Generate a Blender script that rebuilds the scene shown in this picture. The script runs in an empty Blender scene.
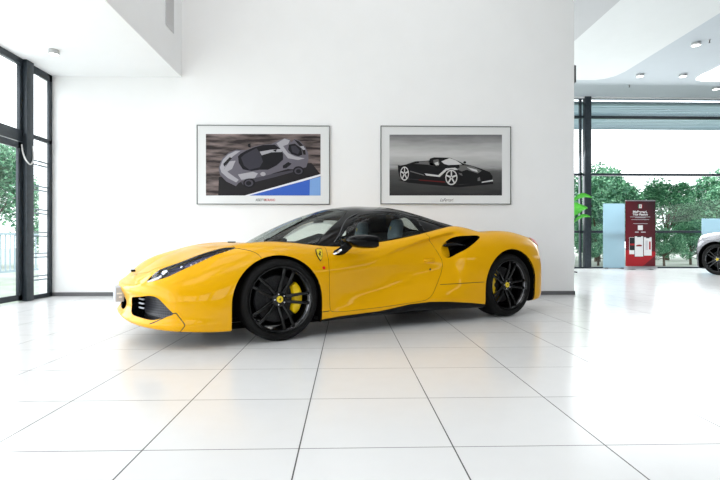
import bpy, bmesh, random
from mathutils import Vector, Matrix
#GEO-BEGIN
import math
def crom(p0, p1, p2, p3, t):
    """Non-uniform (centripetal) Catmull-Rom through p1..p2."""
    def d(a, b):
        return max(1e-4, math.sqrt(sum((x-y)**2 for x, y in zip(a, b)))**0.5)
    t0 = 0.0; t1 = t0+d(p0, p1); t2 = t1+d(p1, p2); t3 = t2+d(p2, p3)
    tt = t1+(t2-t1)*t
    L = lambda a, b, ta, tb: tuple(x*(tb-tt)/(tb-ta)+y*(tt-ta)/(tb-ta) for x, y in zip(a, b))
    A1 = L(p0, p1, t0, t1); A2 = L(p1, p2, t1, t2); A3 = L(p2, p3, t2, t3)
    B1 = L(A1, A2, t0, t2); B2 = L(A2, A3, t1, t3)
    return L(B1, B2, t1, t2)
def chain(pts, n, closed=False):
    out = []; m = len(pts)
    for i in range(m if closed else m-1):
        if closed:
            q = [pts[(i+k) % m] for k in (-1, 0, 1, 2)]
        else:
            a = pts[i]; b = pts[i+1]
            pm = pts[i-1] if i > 0 else tuple(2*x-y for x, y in zip(a, b))
            pn = pts[i+2] if i+2 < m else tuple(2*y-x for x, y in zip(a, b))
            q = [pm, a, b, pn]
        for k in range(n):
            out.append(crom(*q, k/n))
    if not closed: out.append(tuple(pts[-1]))
    return out
def lerp_tab(tab, x):
    """piecewise-linear table, keys ascending"""
    if x <= tab[0][0]: return tab[0][1]
    for (a, b), (c, d) in zip(tab, tab[1:]):
        if x <= c: return b+(d-b)*(x-a)/(c-a)
    return tab[-1][1]
class Skin:
    """Vertices (x,y,z,nx,ny,nz) and polygons made from a grid, that implicit functions can cut."""
    def __init__(s): s.v = []; s.cache = {}; s.fid = 0
    def grid(s, rows, flip=False):
        nu = len(rows); nv = len(rows[0]); base = len(s.v); polys = []
        for i in range(nu):
            for j in range(nv):
                a = rows[max(0, i-1)][j]; b = rows[min(nu-1, i+1)][j]
                c = rows[i][max(0, j-1)]; d = rows[i][min(nv-1, j+1)]
                e = [q-p for p, q in zip(a, b)]; f = [q-p for p, q in zip(c, d)]
                n = [e[1]*f[2]-e[2]*f[1], e[2]*f[0]-e[0]*f[2], e[0]*f[1]-e[1]*f[0]]
                l = math.sqrt(sum(k*k for k in n)) or 1
                if flip: l = -l
                s.v.append(tuple(rows[i][j])+tuple(k/l for k in n))
        for i in range(nu-1):
            for j in range(nv-1):
                a = base+i*nv+j; q = [a, a+nv, a+nv+1, a+1]
                polys.append(q[::-1] if flip else q)
        return polys
    def cut(s, polys, f):
        s.fid += 1; fid = s.fid; val = {}; inn = []; out = []
        def F(i):
            if i not in val:
                d = f(*s.v[i][:3]); val[i] = 0.0 if abs(d) < 2e-5 else d
            return val[i]
        for p in polys:
            d = [F(i) for i in p]
            if all(x >= 0 for x in d): out.append(p); continue
            if all(x <= 0 for x in d): inn.append(p); continue
            A = []; B = []
            for k in range(len(p)):
                i, j = p[k], p[(k+1) % len(p)]; di, dj = F(i), F(j)
                if di <= 0: A.append(i)
                if di >= 0: B.append(i)
                if di*dj < 0:
                    key = (min(i, j), max(i, j), fid)
                    if key not in s.cache:
                        t = di/(di-dj); a = s.v[i]; b = s.v[j]
                        s.v.append(tuple(x+(y-x)*t for x, y in zip(a, b)))
                        s.cache[key] = len(s.v)-1
                    A.append(s.cache[key]); B.append(s.cache[key])
            if len(A) > 2: inn.append(A)
            if len(B) > 2: out.append(B)
        return inn, out
def polyf(pts, ax=(0, 2), cond=None):
    """signed distance to a closed polygon in two axes (negative inside); cond(x,y,z) False -> outside"""
    xs = [p[0] for p in pts]; ys = [p[1] for p in pts]
    bb = (min(xs)-.05, max(xs)+.05, min(ys)-.05, max(ys)+.05); m = len(pts)
    def f(x, y, z):
        P = (x, y, z); a = P[ax[0]]; b = P[ax[1]]
        if cond and not cond(x, y, z): return 1.0
        if a < bb[0] or a > bb[1] or b < bb[2] or b > bb[3]: return .05
        best = 1e9; ins = False
        for k in range(m):
            x1, y1 = pts[k]; x2, y2 = pts[(k+1) % m]
            dx = x2-x1; dy = y2-y1; L = dx*dx+dy*dy
            t = 0 if L == 0 else max(0, min(1, ((a-x1)*dx+(b-y1)*dy)/L))
            d = (a-x1-t*dx)**2+(b-y1-t*dy)**2
            if d < best: best = d
            if (y1 > b) != (y2 > b) and a < x1+(b-y1)*dx/dy: ins = not ins
        d = math.sqrt(best)
        return -d if ins else d
    return f
def linef(pts, w, ax=(0, 2), cond=None):
    """band around an open polyline: negative inside"""
    def f(x, y, z):
        P = (x, y, z); a = P[ax[0]]; b = P[ax[1]]
        if cond and not cond(x, y, z): return 1.0
        best = 1e9
        for (x1, y1), (x2, y2) in zip(pts, pts[1:]):
            dx = x2-x1; dy = y2-y1; L = dx*dx+dy*dy
            t = max(0, min(1, ((a-x1)*dx+(b-y1)*dy)/L))
            d = (a-x1-t*dx)**2+(b-y1-t*dy)**2
            if d < best: best = d
        return math.sqrt(best)-w
    return f

# ---------------------------------------------------------------- sports car, lower body
# local frame: x forward (0 = front axle), y to the car's left, z up.
# a station: (perimeter x, y), spine x, then 13 profile points (inset from the perimeter, z)
def S(x, ys, xs=None):
    """side station at constant x: thirteen (y,z)"""
    return [(x, y, z) for y, z in ys]
def FAN(px, py, sx, prof):
    L = math.hypot(px-sx, py); ux = (sx-px)/L; uy = -py/L
    out = []
    for t, z in prof:
        t2 = L if t is None else t
        out.append((px+ux*t2, max(0.0, py+uy*t2), z))
    return out
BODY_ST = [
 # nose centre and round the corner
 FAN(1.120, 0.0001, .74, [(.10,.18),(.025,.183),(.000,.21),(.03,.25),(.05,.31),(.035,.37),(.01,.42),(.02,.455),(.07,.488),(.125,.528),(.19,.568),(.27,.616),(None,.665)]),
 FAN(1.105, .30, .73,    [(.10,.178),(.025,.18),(.000,.205),(.03,.25),(.05,.31),(.035,.37),(.01,.42),(.02,.455),(.08,.492),(.14,.535),(.22,.583),(.33,.635),(None,.682)]),
 FAN(1.045, .56, .69,    [(.10,.165),(.025,.168),(.000,.195),(.03,.24),(.045,.31),(.03,.37),(.01,.42),(.02,.455),(.08,.497),(.15,.545),(.26,.605),(.42,.668),(None,.705)]),
 FAN(.955, .74, .64,     [(.10,.155),(.025,.158),(.000,.185),(.02,.23),(.025,.29),(.02,.36),(.015,.42),(.03,.47),(.085,.525),(.16,.585),(.29,.640),(.52,.697),(None,.728)]),
 FAN(.82, .865, .58,     [(.10,.142),(.02,.146),(.000,.18),(.01,.23),(.012,.29),(.012,.36),(.022,.43),(.05,.50),(.105,.565),(.18,.628),(.34,.675),(.60,.725),(None,.752)]),
 FAN(.66, .925, .54,     [(.10,.132),(.015,.136),(.000,.175),(.005,.235),(.008,.30),(.012,.38),(.03,.46),(.068,.545),(.13,.628),(.20,.690),(.36,.710),(.63,.745),(None,.767)]),
 S(.50,[(.86,.124),(.942,.128),(.952,.17),(.952,.24),(.950,.32),(.943,.41),(.925,.50),(.885,.60),(.825,.680),(.74,.740),(.55,.742),(.28,.770),(0,.78)]),
 S(.36,[(.86,.124),(.950,.128),(.960,.17),(.962,.25),(.962,.34),(.958,.44),(.942,.54),(.905,.64),(.845,.722),(.75,.778),(.56,.768),(.28,.785),(0,.793)]),
 S(.20,[(.86,.124),(.950,.13),(.960,.17),(.964,.26),(.966,.36),(.965,.47),(.955,.58),(.925,.68),(.865,.755),(.76,.802),(.56,.792),(.28,.797),(0,.805)]),
 S(.02,[(.86,.124),(.950,.13),(.960,.17),(.964,.26),(.968,.37),(.969,.49),(.962,.61),(.930,.712),(.865,.778),(.755,.815),(.56,.80),(.28,.80),(0,.808)]),
 S(-.16,[(.86,.124),(.945,.13),(.955,.17),(.958,.26),(.962,.37),(.964,.49),(.956,.61),(.924,.705),(.86,.772),(.755,.808),(.58,.80),(.30,.80),(0,.805)]),
 S(-.34,[(.86,.122),(.925,.13),(.940,.17),(.945,.25),(.946,.36),(.948,.48),(.942,.59),(.913,.682),(.855,.748),(.765,.788),(.58,.785),(.30,.785),(0,.79)]),
 S(-.50,[(.86,.124),(.915,.135),(.935,.175),(.930,.25),(.926,.36),(.930,.48),(.930,.58),(.908,.672),(.862,.735),(.80,.772),(.60,.77),(.30,.77),(0,.77)]),
 S(-.72,[(.86,.126),(.915,.145),(.938,.185),(.925,.26),(.912,.36),(.916,.48),(.924,.58),(.908,.670),(.868,.735),(.815,.776),(.60,.77),(.30,.77),(0,.77)]),
 S(-.97,[(.86,.128),(.920,.155),(.944,.20),(.926,.28),(.905,.38),(.905,.49),(.918,.60),(.906,.690),(.868,.760),(.815,.803),(.60,.79),(.30,.79),(0,.79)]),
 S(-1.22,[(.86,.128),(.925,.165),(.951,.215),(.930,.30),(.903,.40),(.898,.50),(.910,.61),(.900,.712),(.864,.790),(.810,.838),(.60,.82),(.30,.82),(0,.82)]),
 S(-1.45,[(.86,.128),(.930,.17),(.958,.225),(.938,.31),(.908,.41),(.900,.51),(.912,.62),(.898,.74),(.860,.825),(.803,.877),(.60,.85),(.30,.85),(0,.85)]),
 S(-1.66,[(.86,.128),(.934,.16),(.963,.22),(.952,.31),(.926,.41),(.914,.52),(.920,.64),(.900,.77),(.855,.865),(.790,.918),(.60,.88),(.30,.88),(0,.88)]),
 S(-1.84,[(.86,.126),(.938,.148),(.967,.20),(.963,.31),(.948,.42),(.940,.54),(.938,.67),(.908,.80),(.850,.905),(.775,.955),(.60,.91),(.30,.90),(0,.90)]),
 S(-2.02,[(.86,.124),(.942,.138),(.970,.18),(.972,.30),(.968,.42),(.965,.55),(.955,.69),(.915,.82),(.835,.935),(.745,.985),(.60,.93),(.30,.915),(0,.915)]),
 S(-2.20,[(.86,.122),(.944,.13),(.970,.17),(.976,.29),(.979,.42),(.980,.55),(.970,.70),(.930,.83),(.845,.912),(.725,.972),(.58,.95),(.30,.925),(0,.925)]),
 S(-2.40,[(.86,.122),(.944,.13),(.970,.17),(.976,.29),(.981,.42),(.984,.55),(.976,.70),(.942,.825),(.868,.900),(.745,.930),(.58,.935),(.30,.93),(0,.93)]),
 S(-2.62,[(.86,.122),(.940,.13),(.966,.17),(.974,.29),(.981,.42),(.985,.55),(.978,.70),(.944,.825),(.872,.908),(.755,.942),(.58,.935),(.30,.93),(0,.93)]),
 S(-2.84,[(.86,.124),(.930,.135),(.956,.18),(.966,.29),(.974,.42),(.978,.55),(.968,.69),(.932,.81),(.860,.896),(.745,.938),(.56,.93),(.30,.925),(0,.925)]),
 S(-3.04,[(.84,.14),(.905,.15),(.932,.19),(.944,.29),(.955,.42),(.958,.55),(.945,.68),(.906,.79),(.830,.870),(.72,.912),(.54,.915),(.30,.91),(0,.91)]),
 FAN(-3.20,.905,-3.05,[(.06,.16),(.02,.165),(.0,.21),(-.005,.30),(-.01,.42),(-.01,.55),(.01,.67),(.045,.765),(.10,.838),(.19,.885),(.36,.902),(.60,.902),(None,.902)]),
 FAN(-3.33,.80,-3.10,[(.06,.18),(.02,.185),(.0,.23),(-.005,.32),(.0,.43),(.015,.55),(.03,.66),(.03,.745),(.05,.812),(.13,.865),(.30,.890),(.52,.892),(None,.895)]),
 FAN(-3.42,.58,-3.14,[(.06,.20),(.02,.205),(.0,.25),(.0,.34),(.02,.44),(.04,.55),(.05,.66),(.035,.74),(.03,.805),(.07,.858),(.18,.884),(.34,.886),(None,.89)]),
 FAN(-3.46,.30,-3.16,[(.06,.21),(.02,.215),(.0,.26),(.0,.35),(.03,.45),(.05,.56),(.06,.66),(.035,.74),(.02,.81),(.04,.862),(.11,.880),(.20,.885),(None,.888)]),
 FAN(-3.47,.0001,-3.18,[(.06,.21),(.02,.215),(.0,.26),(.0,.35),(.03,.45),(.05,.56),(.06,.66),(.035,.74),(.02,.815),(.04,.865),(.10,.880),(.18,.885),(None,.888)]),
]
def dense(stations, nu, nv):
    K = len(stations[0])
    cols = [chain([st[k] for st in stations], nu) for k in range(K)]
    rows = []
    for i in range(len(cols[0])):
        rows.append(chain([cols[k][i] for k in range(K)], nv))
    return rows

# ---------------------------------------------------------------- greenhouse: base, two glass points, rail, roof, spine
GH_ST = [
 [(-.03,0,.79),(-.30,0,.935),(-.58,0,1.062),(-.86,0,1.158),(-.98,0,1.184),(-1.12,0,1.203),(-1.28,0,1.213)],
 [(-.05,.26,.79),(-.31,.245,.932),(-.59,.23,1.058),(-.87,.215,1.152),(-.99,.18,1.180),(-1.13,.12,1.200),(-1.31,0,1.213)],
 [(-.13,.49,.785),(-.36,.455,.915),(-.62,.42,1.035),(-.89,.385,1.132),(-1.01,.32,1.170),(-1.15,.20,1.196),(-1.34,0,1.214)],
 [(-.26,.66,.78),(-.45,.612,.885),(-.68,.562,.995),(-.92,.515,1.095),(-1.03,.42,1.155),(-1.18,.26,1.190),(-1.38,0,1.214)],
 [(-.40,.765,.765),(-.55,.722,.860),(-.74,.672,.965),(-.945,.615,1.062),(-1.06,.50,1.135),(-1.22,.30,1.185),(-1.43,0,1.214)],
 [(-.58,.810,.76),(-.70,.765,.868),(-.85,.708,.975),(-1.03,.645,1.070),(-1.14,.53,1.138),(-1.29,.31,1.187),(-1.49,0,1.213)],
 [(-.82,.822,.765),(-.92,.780,.870),(-1.03,.722,.980),(-1.17,.655,1.080),(-1.26,.54,1.142),(-1.39,.32,1.188),(-1.55,0,1.210)],
 [(-1.10,.822,.80),(-1.16,.782,.895),(-1.23,.725,.995),(-1.33,.655,1.083),(-1.40,.54,1.140),(-1.49,.32,1.183),(-1.61,0,1.205)],
 [(-1.38,.815,.84),(-1.40,.780,.920),(-1.44,.724,1.005),(-1.50,.655,1.075),(-1.54,.54,1.128),(-1.60,.32,1.170),(-1.68,0,1.195)],
 [(-1.62,.800,.885),(-1.63,.768,.945),(-1.65,.718,1.005),(-1.68,.655,1.055),(-1.70,.54,1.103),(-1.73,.32,1.145),(-1.78,0,1.175)],
 [(-1.84,.770,.925),(-1.84,.745,.962),(-1.845,.706,1.000),(-1.855,.655,1.030),(-1.87,.54,1.068),(-1.88,.32,1.110),(-1.90,0,1.145)],
 [(-2.04,.725,.955),(-2.04,.708,.972),(-2.04,.685,.990),(-2.04,.650,1.005),(-2.04,.54,1.025),(-2.05,.32,1.070),(-2.05,0,1.105)],
 [(-2.26,.680,.935),(-2.26,.672,.942),(-2.26,.660,.948),(-2.26,.635,.955),(-2.26,.52,.970),(-2.26,.32,1.015),(-2.26,0,1.045)],
 [(-2.50,.640,.925),(-2.50,.635,.928),(-2.50,.625,.931),(-2.50,.600,.935),(-2.50,.48,.948),(-2.50,.30,.970),(-2.50,0,.988)],
 [(-2.80,.560,.920),(-2.80,.555,.921),(-2.80,.545,.923),(-2.80,.520,.925),(-2.80,.42,.930),(-2.80,.26,.936),(-2.80,0,.940)],
]
#GEO-END
random.seed(7)
SC = bpy.context.scene; COL = SC.collection
# ================================================================ helpers
def link(o, parent=None):
    COL.objects.link(o)
    if parent: o.parent = parent
    return o
def tag(o, label=None, cat=None, group=None, kind=None):
    if label: o['label'] = label
    if cat: o['category'] = cat
    if group: o['group'] = group
    if kind: o['kind'] = kind
    return o
def empty(name, loc=(0, 0, 0), rz=0, sc=1, **k):
    o = bpy.data.objects.new(name, None); o.empty_display_size = .1
    o.location = loc; o.rotation_euler = (0, 0, rz); o.scale = (sc,)*3
    link(o); tag(o, k.get('label'), k.get('cat'), k.get('group')); return o
class MB:
    def __init__(s): s.v = []; s.f = []; s.m = []
    def add(s, v, f, m=0):
        b = len(s.v); s.v += [tuple(p) for p in v]; s.f += [[i+b for i in q] for q in f]; s.m += [m]*len(f); return s
    def box(s, a, b, m=0):
        x0, y0, z0 = [min(p, q) for p, q in zip(a, b)]; x1, y1, z1 = [max(p, q) for p, q in zip(a, b)]
        v = [(x0,y0,z0),(x1,y0,z0),(x1,y1,z0),(x0,y1,z0),(x0,y0,z1),(x1,y0,z1),(x1,y1,z1),(x0,y1,z1)]
        return s.add(v, [(0,3,2,1),(4,5,6,7),(0,1,5,4),(1,2,6,5),(2,3,7,6),(3,0,4,7)], m)
    def tube(s, pts, r, n=10, m=0, caps=True):
        rr = r if isinstance(r, (list, tuple)) else [r]*len(pts); v = []; f = []; prev = None
        P = [Vector(p) for p in pts]
        for i, p in enumerate(P):
            t = (P[min(i+1, len(P)-1)]-P[max(i-1, 0)]).normalized()
            if prev is None:
                u = t.cross(Vector((0, 0, 1)));
                if u.length < .1: u = t.cross(Vector((1, 0, 0)))
                u.normalize()
            else:
                u = (prev-t*prev.dot(t)).normalized()
            prev = u; w = t.cross(u)
            for k in range(n):
                a = 2*math.pi*k/n; v.append(p+(u*math.cos(a)+w*math.sin(a))*rr[i])
        for i in range(len(P)-1):
            for k in range(n):
                f.append((i*n+k, i*n+(k+1) % n, (i+1)*n+(k+1) % n, (i+1)*n+k))
        if caps: f.append(tuple(range(n))[::-1]); f.append(tuple((len(P)-1)*n+k for k in range(n)))
        return s.add(v, f, m)
    def lathe(s, prof, n=48, axis='y', c=(0, 0, 0), m=0, a0=0, a1=2*math.pi):
        """prof: (radius, along)"""
        full = abs(a1-a0-2*math.pi) < 1e-6; cnt = n if full else n+1; v = []; f = []
        for k in range(cnt):
            a = a0+(a1-a0)*k/n
            for r, h in prof:
                if axis == 'y': v.append((c[0]+r*math.cos(a), c[1]+h, c[2]+r*math.sin(a)))
                else: v.append((c[0]+r*math.cos(a), c[1]+r*math.sin(a), c[2]+h))
        L = len(prof)
        for k in range(n):
            for j in range(L-1):
                k2 = (k+1) % cnt
                q = (k*L+j, k*L+j+1, k2*L+j+1, k2*L+j)
                f.append(q if axis == 'y' else q[::-1])
        return s.add(v, f, m)
    def loft(s, rings, m=0, caps=True, closed=True):
        n = len(rings[0]); v = [p for r in rings for p in r]; f = []
        for i in range(len(rings)-1):
            for k in range(n if closed else n-1):
                f.append((i*n+k, i*n+(k+1) % n, (i+1)*n+(k+1) % n, (i+1)*n+k))
        if caps and closed: f.append(tuple(range(n))[::-1]); f.append(tuple((len(rings)-1)*n+k for k in range(n)))
        return s.add(v, f, m)
    def prism(s, pts2, fn, d0, d1, m=0):
        """extrude a 2D outline: fn(a,b,d)->xyz"""
        n = len(pts2); v = [fn(a, b, d0) for a, b in pts2]+[fn(a, b, d1) for a, b in pts2]
        f = [tuple(range(n)), tuple(range(2*n-1, n-1, -1))]
        f += [(k, n+k, n+(k+1) % n, (k+1) % n) for k in range(n)]
        return s.add(v, f, m)
    def build(s, name, mats, parent=None, smooth=False, bevel=0, seg=2, fix=True, weld=False, sub=0, ang=40):
        me = bpy.data.meshes.new(name); me.from_pydata(s.v, [], s.f)
        if not isinstance(mats, (list, tuple)): mats = [mats]
        for q in mats: me.materials.append(q)
        for p, k in zip(me.polygons, s.m): p.material_index = k
        bm = bmesh.new(); bm.from_mesh(me)
        if weld: bmesh.ops.remove_doubles(bm, verts=bm.verts, dist=1e-4)
        if fix: bmesh.ops.recalc_face_normals(bm, faces=bm.faces)
        if bevel: bmesh.ops.bevel(bm, geom=[e for e in bm.edges if len(e.link_faces) == 2 and e.calc_face_angle(0) > .5], offset=bevel, segments=seg, profile=.6, affect='EDGES', clamp_overlap=True)
        if smooth or bevel:
            for fc in bm.faces: fc.smooth = True
            for e in bm.edges:
                if len(e.link_faces) == 2 and e.calc_face_angle(0) > math.radians(ang): e.smooth = False
        bm.to_mesh(me); bm.free(); me.update()
        o = bpy.data.objects.new(name, me)
        if sub:
            md = o.modifiers.new('sub', 'SUBSURF'); md.levels = sub; md.render_levels = sub
        return link(o, parent)

# ================================================================ materials
def mat(name, col=(.8, .8, .8), rough=.5, metal=0, coat=0, emit=None, es=1, trans=0, ior=1.45, spec=.5, coatr=.03):
    m = bpy.data.materials.new(name); m.use_nodes = True
    b = m.node_tree.nodes['Principled BSDF']; I = b.inputs
    I['Base Color'].default_value = (*col, 1); I['Roughness'].default_value = rough; I['Metallic'].default_value = metal
    I['Coat Weight'].default_value = coat; I['Coat Roughness'].default_value = coatr; I['IOR'].default_value = ior
    I['Transmission Weight'].default_value = trans; I['Specular IOR Level'].default_value = spec
    if emit: I['Emission Color'].default_value = (*emit, 1); I['Emission Strength'].default_value = es
    return m
def noise_mix(m, c1, c2, scale, detail=4, lo=.35, hi=.65, bump=0, stretch=None):
    nt = m.node_tree; N = nt.nodes; b = N['Principled BSDF']
    tc = N.new('ShaderNodeTexCoord'); mp = N.new('ShaderNodeMapping'); nz = N.new('ShaderNodeTexNoise'); cr = N.new('ShaderNodeValToRGB')
    if stretch: mp.inputs['Scale'].default_value = stretch[0]; mp.inputs['Rotation'].default_value = stretch[1]
    nz.inputs['Scale'].default_value = scale; nz.inputs['Detail'].default_value = detail
    cr.color_ramp.elements[0].position = lo; cr.color_ramp.elements[1].position = hi
    cr.color_ramp.elements[0].color = (*c1, 1); cr.color_ramp.elements[1].color = (*c2, 1)
    nt.links.new(tc.outputs['Object'], mp.inputs['Vector']); nt.links.new(mp.outputs['Vector'], nz.inputs['Vector'])
    nt.links.new(nz.outputs['Fac'], cr.inputs['Fac']); nt.links.new(cr.outputs['Color'], b.inputs['Base Color'])
    if bump:
        bp = N.new('ShaderNodeBump'); bp.inputs['Strength'].default_value = bump; bp.inputs['Distance'].default_value = .002
        nt.links.new(nz.outputs['Fac'], bp.inputs['Height']); nt.links.new(bp.outputs['Normal'], b.inputs['Normal'])
    return m
def glassmat(name, tint=(1, 1, 1), refl=1.0):
    m = bpy.data.materials.new(name); m.use_nodes = True; nt = m.node_tree; N = nt.nodes
    N.remove(N['Principled BSDF']); out = N['Material Output']
    tr = N.new('ShaderNodeBsdfTransparent'); tr.inputs['Color'].default_value = (*tint, 1)
    gl = N.new('ShaderNodeBsdfGlossy'); gl.inputs['Roughness'].default_value = .02
    fr = N.new('ShaderNodeFresnel'); fr.inputs['IOR'].default_value = 1.45
    mu = N.new('ShaderNodeMath'); mu.operation = 'MULTIPLY'; mu.inputs[1].default_value = refl
    mx = N.new('ShaderNodeMixShader'); L = nt.links.new
    L(fr.outputs[0], mu.inputs[0]); L(mu.outputs[0], mx.inputs[0]); L(tr.outputs[0], mx.inputs[1]); L(gl.outputs[0], mx.inputs[2]); L(mx.outputs[0], out.inputs[0])
    return m
M = {}
M['yellow'] = mat('yellow_car_paint', (.80, .40, .0), .42, coat=.42, coatr=.015, spec=.08)
M['paint_black'] = mat('silver_black_paint', (.10, .10, .11), .25, metal=.7, coat=1, coatr=.02)
M['black_gloss'] = mat('gloss_black', (.002, .002, .0025), .10, spec=.16)
M['black_matte'] = mat('matte_black', (.005, .005, .005), .6, spec=.2)
M['rubber'] = noise_mix(mat('tyre_rubber', (.006, .006, .006), .7, spec=.2), (.004, .004, .004), (.008, .008, .008), 60, bump=.2)
M['rim'] = mat('black_rim', (.003, .003, .003), .15, spec=.4)
M['rimedge'] = mat('rim_edge', (.16, .16, .17), .2, metal=.9)
M['caliper'] = mat('caliper_yellow', (1.0, .66, .0), .35, coat=.6)
M['steel'] = mat('bolt_steel', (.75, .75, .78), .25, metal=1)
M['disc'] = noise_mix(mat('brake_disc', (.03, .03, .03), .5, spec=.3), (.012, .012, .013), (.028, .028, .03), 90)
M['seam'] = mat('seam_grey', (.10, .10, .105), .25, metal=.6)
M['carglass'] = glassmat('car_glass', (.86, .92, .89), .55)
M['darkglass'] = mat('dark_glass', (.006, .006, .007), .12, spec=.3)
M['seat'] = noise_mix(mat('seat_leather', (.2, .25, .30), .5), (.15, .20, .24), (.22, .27, .32), 40, bump=.2)
M['cabin'] = noise_mix(mat('cabin_trim', (.008, .008, .009), .6, spec=.3), (.006, .006, .007), (.012, .012, .013), 30, bump=.15)
M['lens'] = glassmat('lamp_lens', (.95, .96, 1), 1.0)
M['lamphouse'] = mat('lamp_housing', (.16, .15, .26), .2, metal=.7)
M['chrome'] = mat('bright_chrome', (.85, .86, .9), .08, metal=1)
M['red'] = mat('red_lens', (.70, .008, .015), .35, spec=.15)
M['badge'] = mat('badge_yellow', (.85, .62, .02), .3, coat=.5)
M['badgeblack'] = mat('badge_black', (.01, .01, .01), .4)
M['plate'] = mat('plate_grey', (.45, .47, .52), .4)
M['white'] = mat('white_plastic', (.8, .8, .8), .4)
def wall_mat(name, c, s=3.0):
    return noise_mix(mat(name, c, .7), tuple(x*.985 for x in c), c, s, bump=.05)
M['wall'] = wall_mat('white_wall_paint', (.86, .86, .86))
M['ceil'] = wall_mat('ceiling_paint', (.86, .87, .88))
M['ceilgrey'] = wall_mat('grey_ceiling_paint', (.52, .56, .60))
M['backwall'] = wall_mat('dark_rear_wall', (.07, .07, .075))
M['frame'] = noise_mix(mat('anthracite_frame', (.03, .04, .05), .4, metal=.2), (.022, .03, .038), (.032, .042, .052), 20)
M['base'] = mat('baseboard_grey', (.12, .12, .125), .5)
M['winglass'] = glassmat('window_glass', (.975, .985, .99), .8)
def frost():
    m = bpy.data.materials.new('frosted_glass'); m.use_nodes = True; nt = m.node_tree; N = nt.nodes; N.remove(N['Principled BSDF'])
    t = N.new('ShaderNodeBsdfTranslucent'); t.inputs[0].default_value = (.34, .46, .52, 1); q = N.new('ShaderNodeBsdfTransparent'); q.inputs[0].default_value = (.80, .93, .98, 1)
    x = N.new('ShaderNodeMixShader'); x.inputs[0].default_value = .35; d = N.new('ShaderNodeBsdfDiffuse'); d.inputs[0].default_value = (.7, .85, .92, 1); x2 = N.new('ShaderNodeMixShader'); x2.inputs[0].default_value = .3
    nt.links.new(t.outputs[0], x.inputs[1]); nt.links.new(q.outputs[0], x.inputs[2]); nt.links.new(x.outputs[0], x2.inputs[1]); nt.links.new(d.outputs[0], x2.inputs[2]); nt.links.new(x2.outputs[0], N['Material Output'].inputs[0])
    return m
M['frostg'] = frost()
def floor_mat():
    m = bpy.data.materials.new('white_floor_tiles'); m.use_nodes = True; nt = m.node_tree; N = nt.nodes; b = N['Principled BSDF']; L = nt.links.new
    g = N.new('ShaderNodeNewGeometry'); sp = N.new('ShaderNodeSeparateXYZ'); L(g.outputs['Position'], sp.inputs[0])
    def mt(op, a, bb=None):
        n = N.new('ShaderNodeMath'); n.operation = op
        for k, q in enumerate((a, bb)):
            if q is None: continue
            if isinstance(q, (int, float)): n.inputs[k].default_value = q
            else: L(q, n.inputs[k])
        return n.outputs[0]
    def tilec(out, off, T, w):
        u = mt('DIVIDE', mt('SUBTRACT', out, off), T); fr = mt('FRACT', u); d = mt('MINIMUM', fr, mt('SUBTRACT', 1.0, fr))
        return mt('LESS_THAN', mt('MULTIPLY', d, T), w), mt('FLOOR', u)
    lx, ix = tilec(sp.outputs['X'], -.187, .605, .0028); ly, iy = tilec(sp.outputs['Y'], 1.878, .598, .0022)
    line = mt('MAXIMUM', lx, ly)
    cb = N.new('ShaderNodeCombineXYZ'); L(ix, cb.inputs[0]); L(iy, cb.inputs[1])
    wn = N.new('ShaderNodeTexWhiteNoise'); wn.noise_dimensions = '3D'; L(cb.outputs[0], wn.inputs['Vector'])
    val = mt('ADD', mt('MULTIPLY', wn.outputs['Value'], .025), .765)
    nz = N.new('ShaderNodeTexNoise'); nz.inputs['Scale'].default_value = 9; nz.inputs['Detail'].default_value = 6; L(g.outputs['Position'], nz.inputs['Vector'])
    val = mt('ADD', val, mt('MULTIPLY', mt('SUBTRACT', nz.outputs['Fac'], .5), .03))
    col = mt('ADD', mt('MULTIPLY', val, mt('SUBTRACT', 1.0, line)), mt('MULTIPLY', line, .06))
    cc = N.new('ShaderNodeCombineColor'); [L(col, cc.inputs[k]) for k in range(3)]
    L(cc.outputs[0], b.inputs['Base Color'])
    L(mt('ADD', mt('MULTIPLY', line, .5), mt('ADD', .17, mt('MULTIPLY', nz.outputs['Fac'], .06))), b.inputs['Roughness'])
    b.inputs['Specular IOR Level'].default_value = .5
    return m
M['floor'] = floor_mat()

# ================================================================ car pieces
CAR_O = (-.9994, 4.7487, 0); CAR_TH = .50635
XFER = {}
def skin_obj(name, sk, polys, material, parent, sides='LR', mats=None, shift=None, bothside=False):
    """polys of a Skin -> one mesh with the skin's own normals; sides L, R or both (mirrored)."""
    if sides == 'LR' and polys and min(sk.v[i][1] for p in polys for i in p) > .02:
        skin_obj(name, sk, polys, material, parent, 'R', shift=shift)
        return skin_obj(name, sk, polys, material, parent, 'L', shift=shift)
    used = {}; V = []; NN = []; F = []
    for side in sides:
        sg = 1 if side == 'L' else -1; used = {}
        for p in polys:
            q = []
            for i in p:
                if i not in used:
                    used[i] = len(V); x, y, z, a, b, c = sk.v[i]
                    if shift: x, y, z = shift(x, y, z, a, b, c)
                    V.append((x, y*sg, z)); NN.append((a, b*sg, c))
                q.append(used[i])
            if len(set(q)) < 3: continue
            F.append(q if sg > 0 else q[::-1])
    me = bpy.data.meshes.new(name); me.from_pydata(V, [], F); me.materials.append(material)
    me.polygons.foreach_set('use_smooth', [True]*len(F)); me.update()
    if not shift: me.normals_split_custom_set_from_vertices(NN)
    return link(bpy.data.objects.new(name, me), parent)
def boundary(polys):
    cnt = {}
    for p in polys:
        for k in range(len(p)):
            a, b = p[k], p[(k+1) % len(p)]; cnt[(a, b)] = 1
    return [(a, b) for (a, b) in cnt if (b, a) not in cnt]
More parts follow.
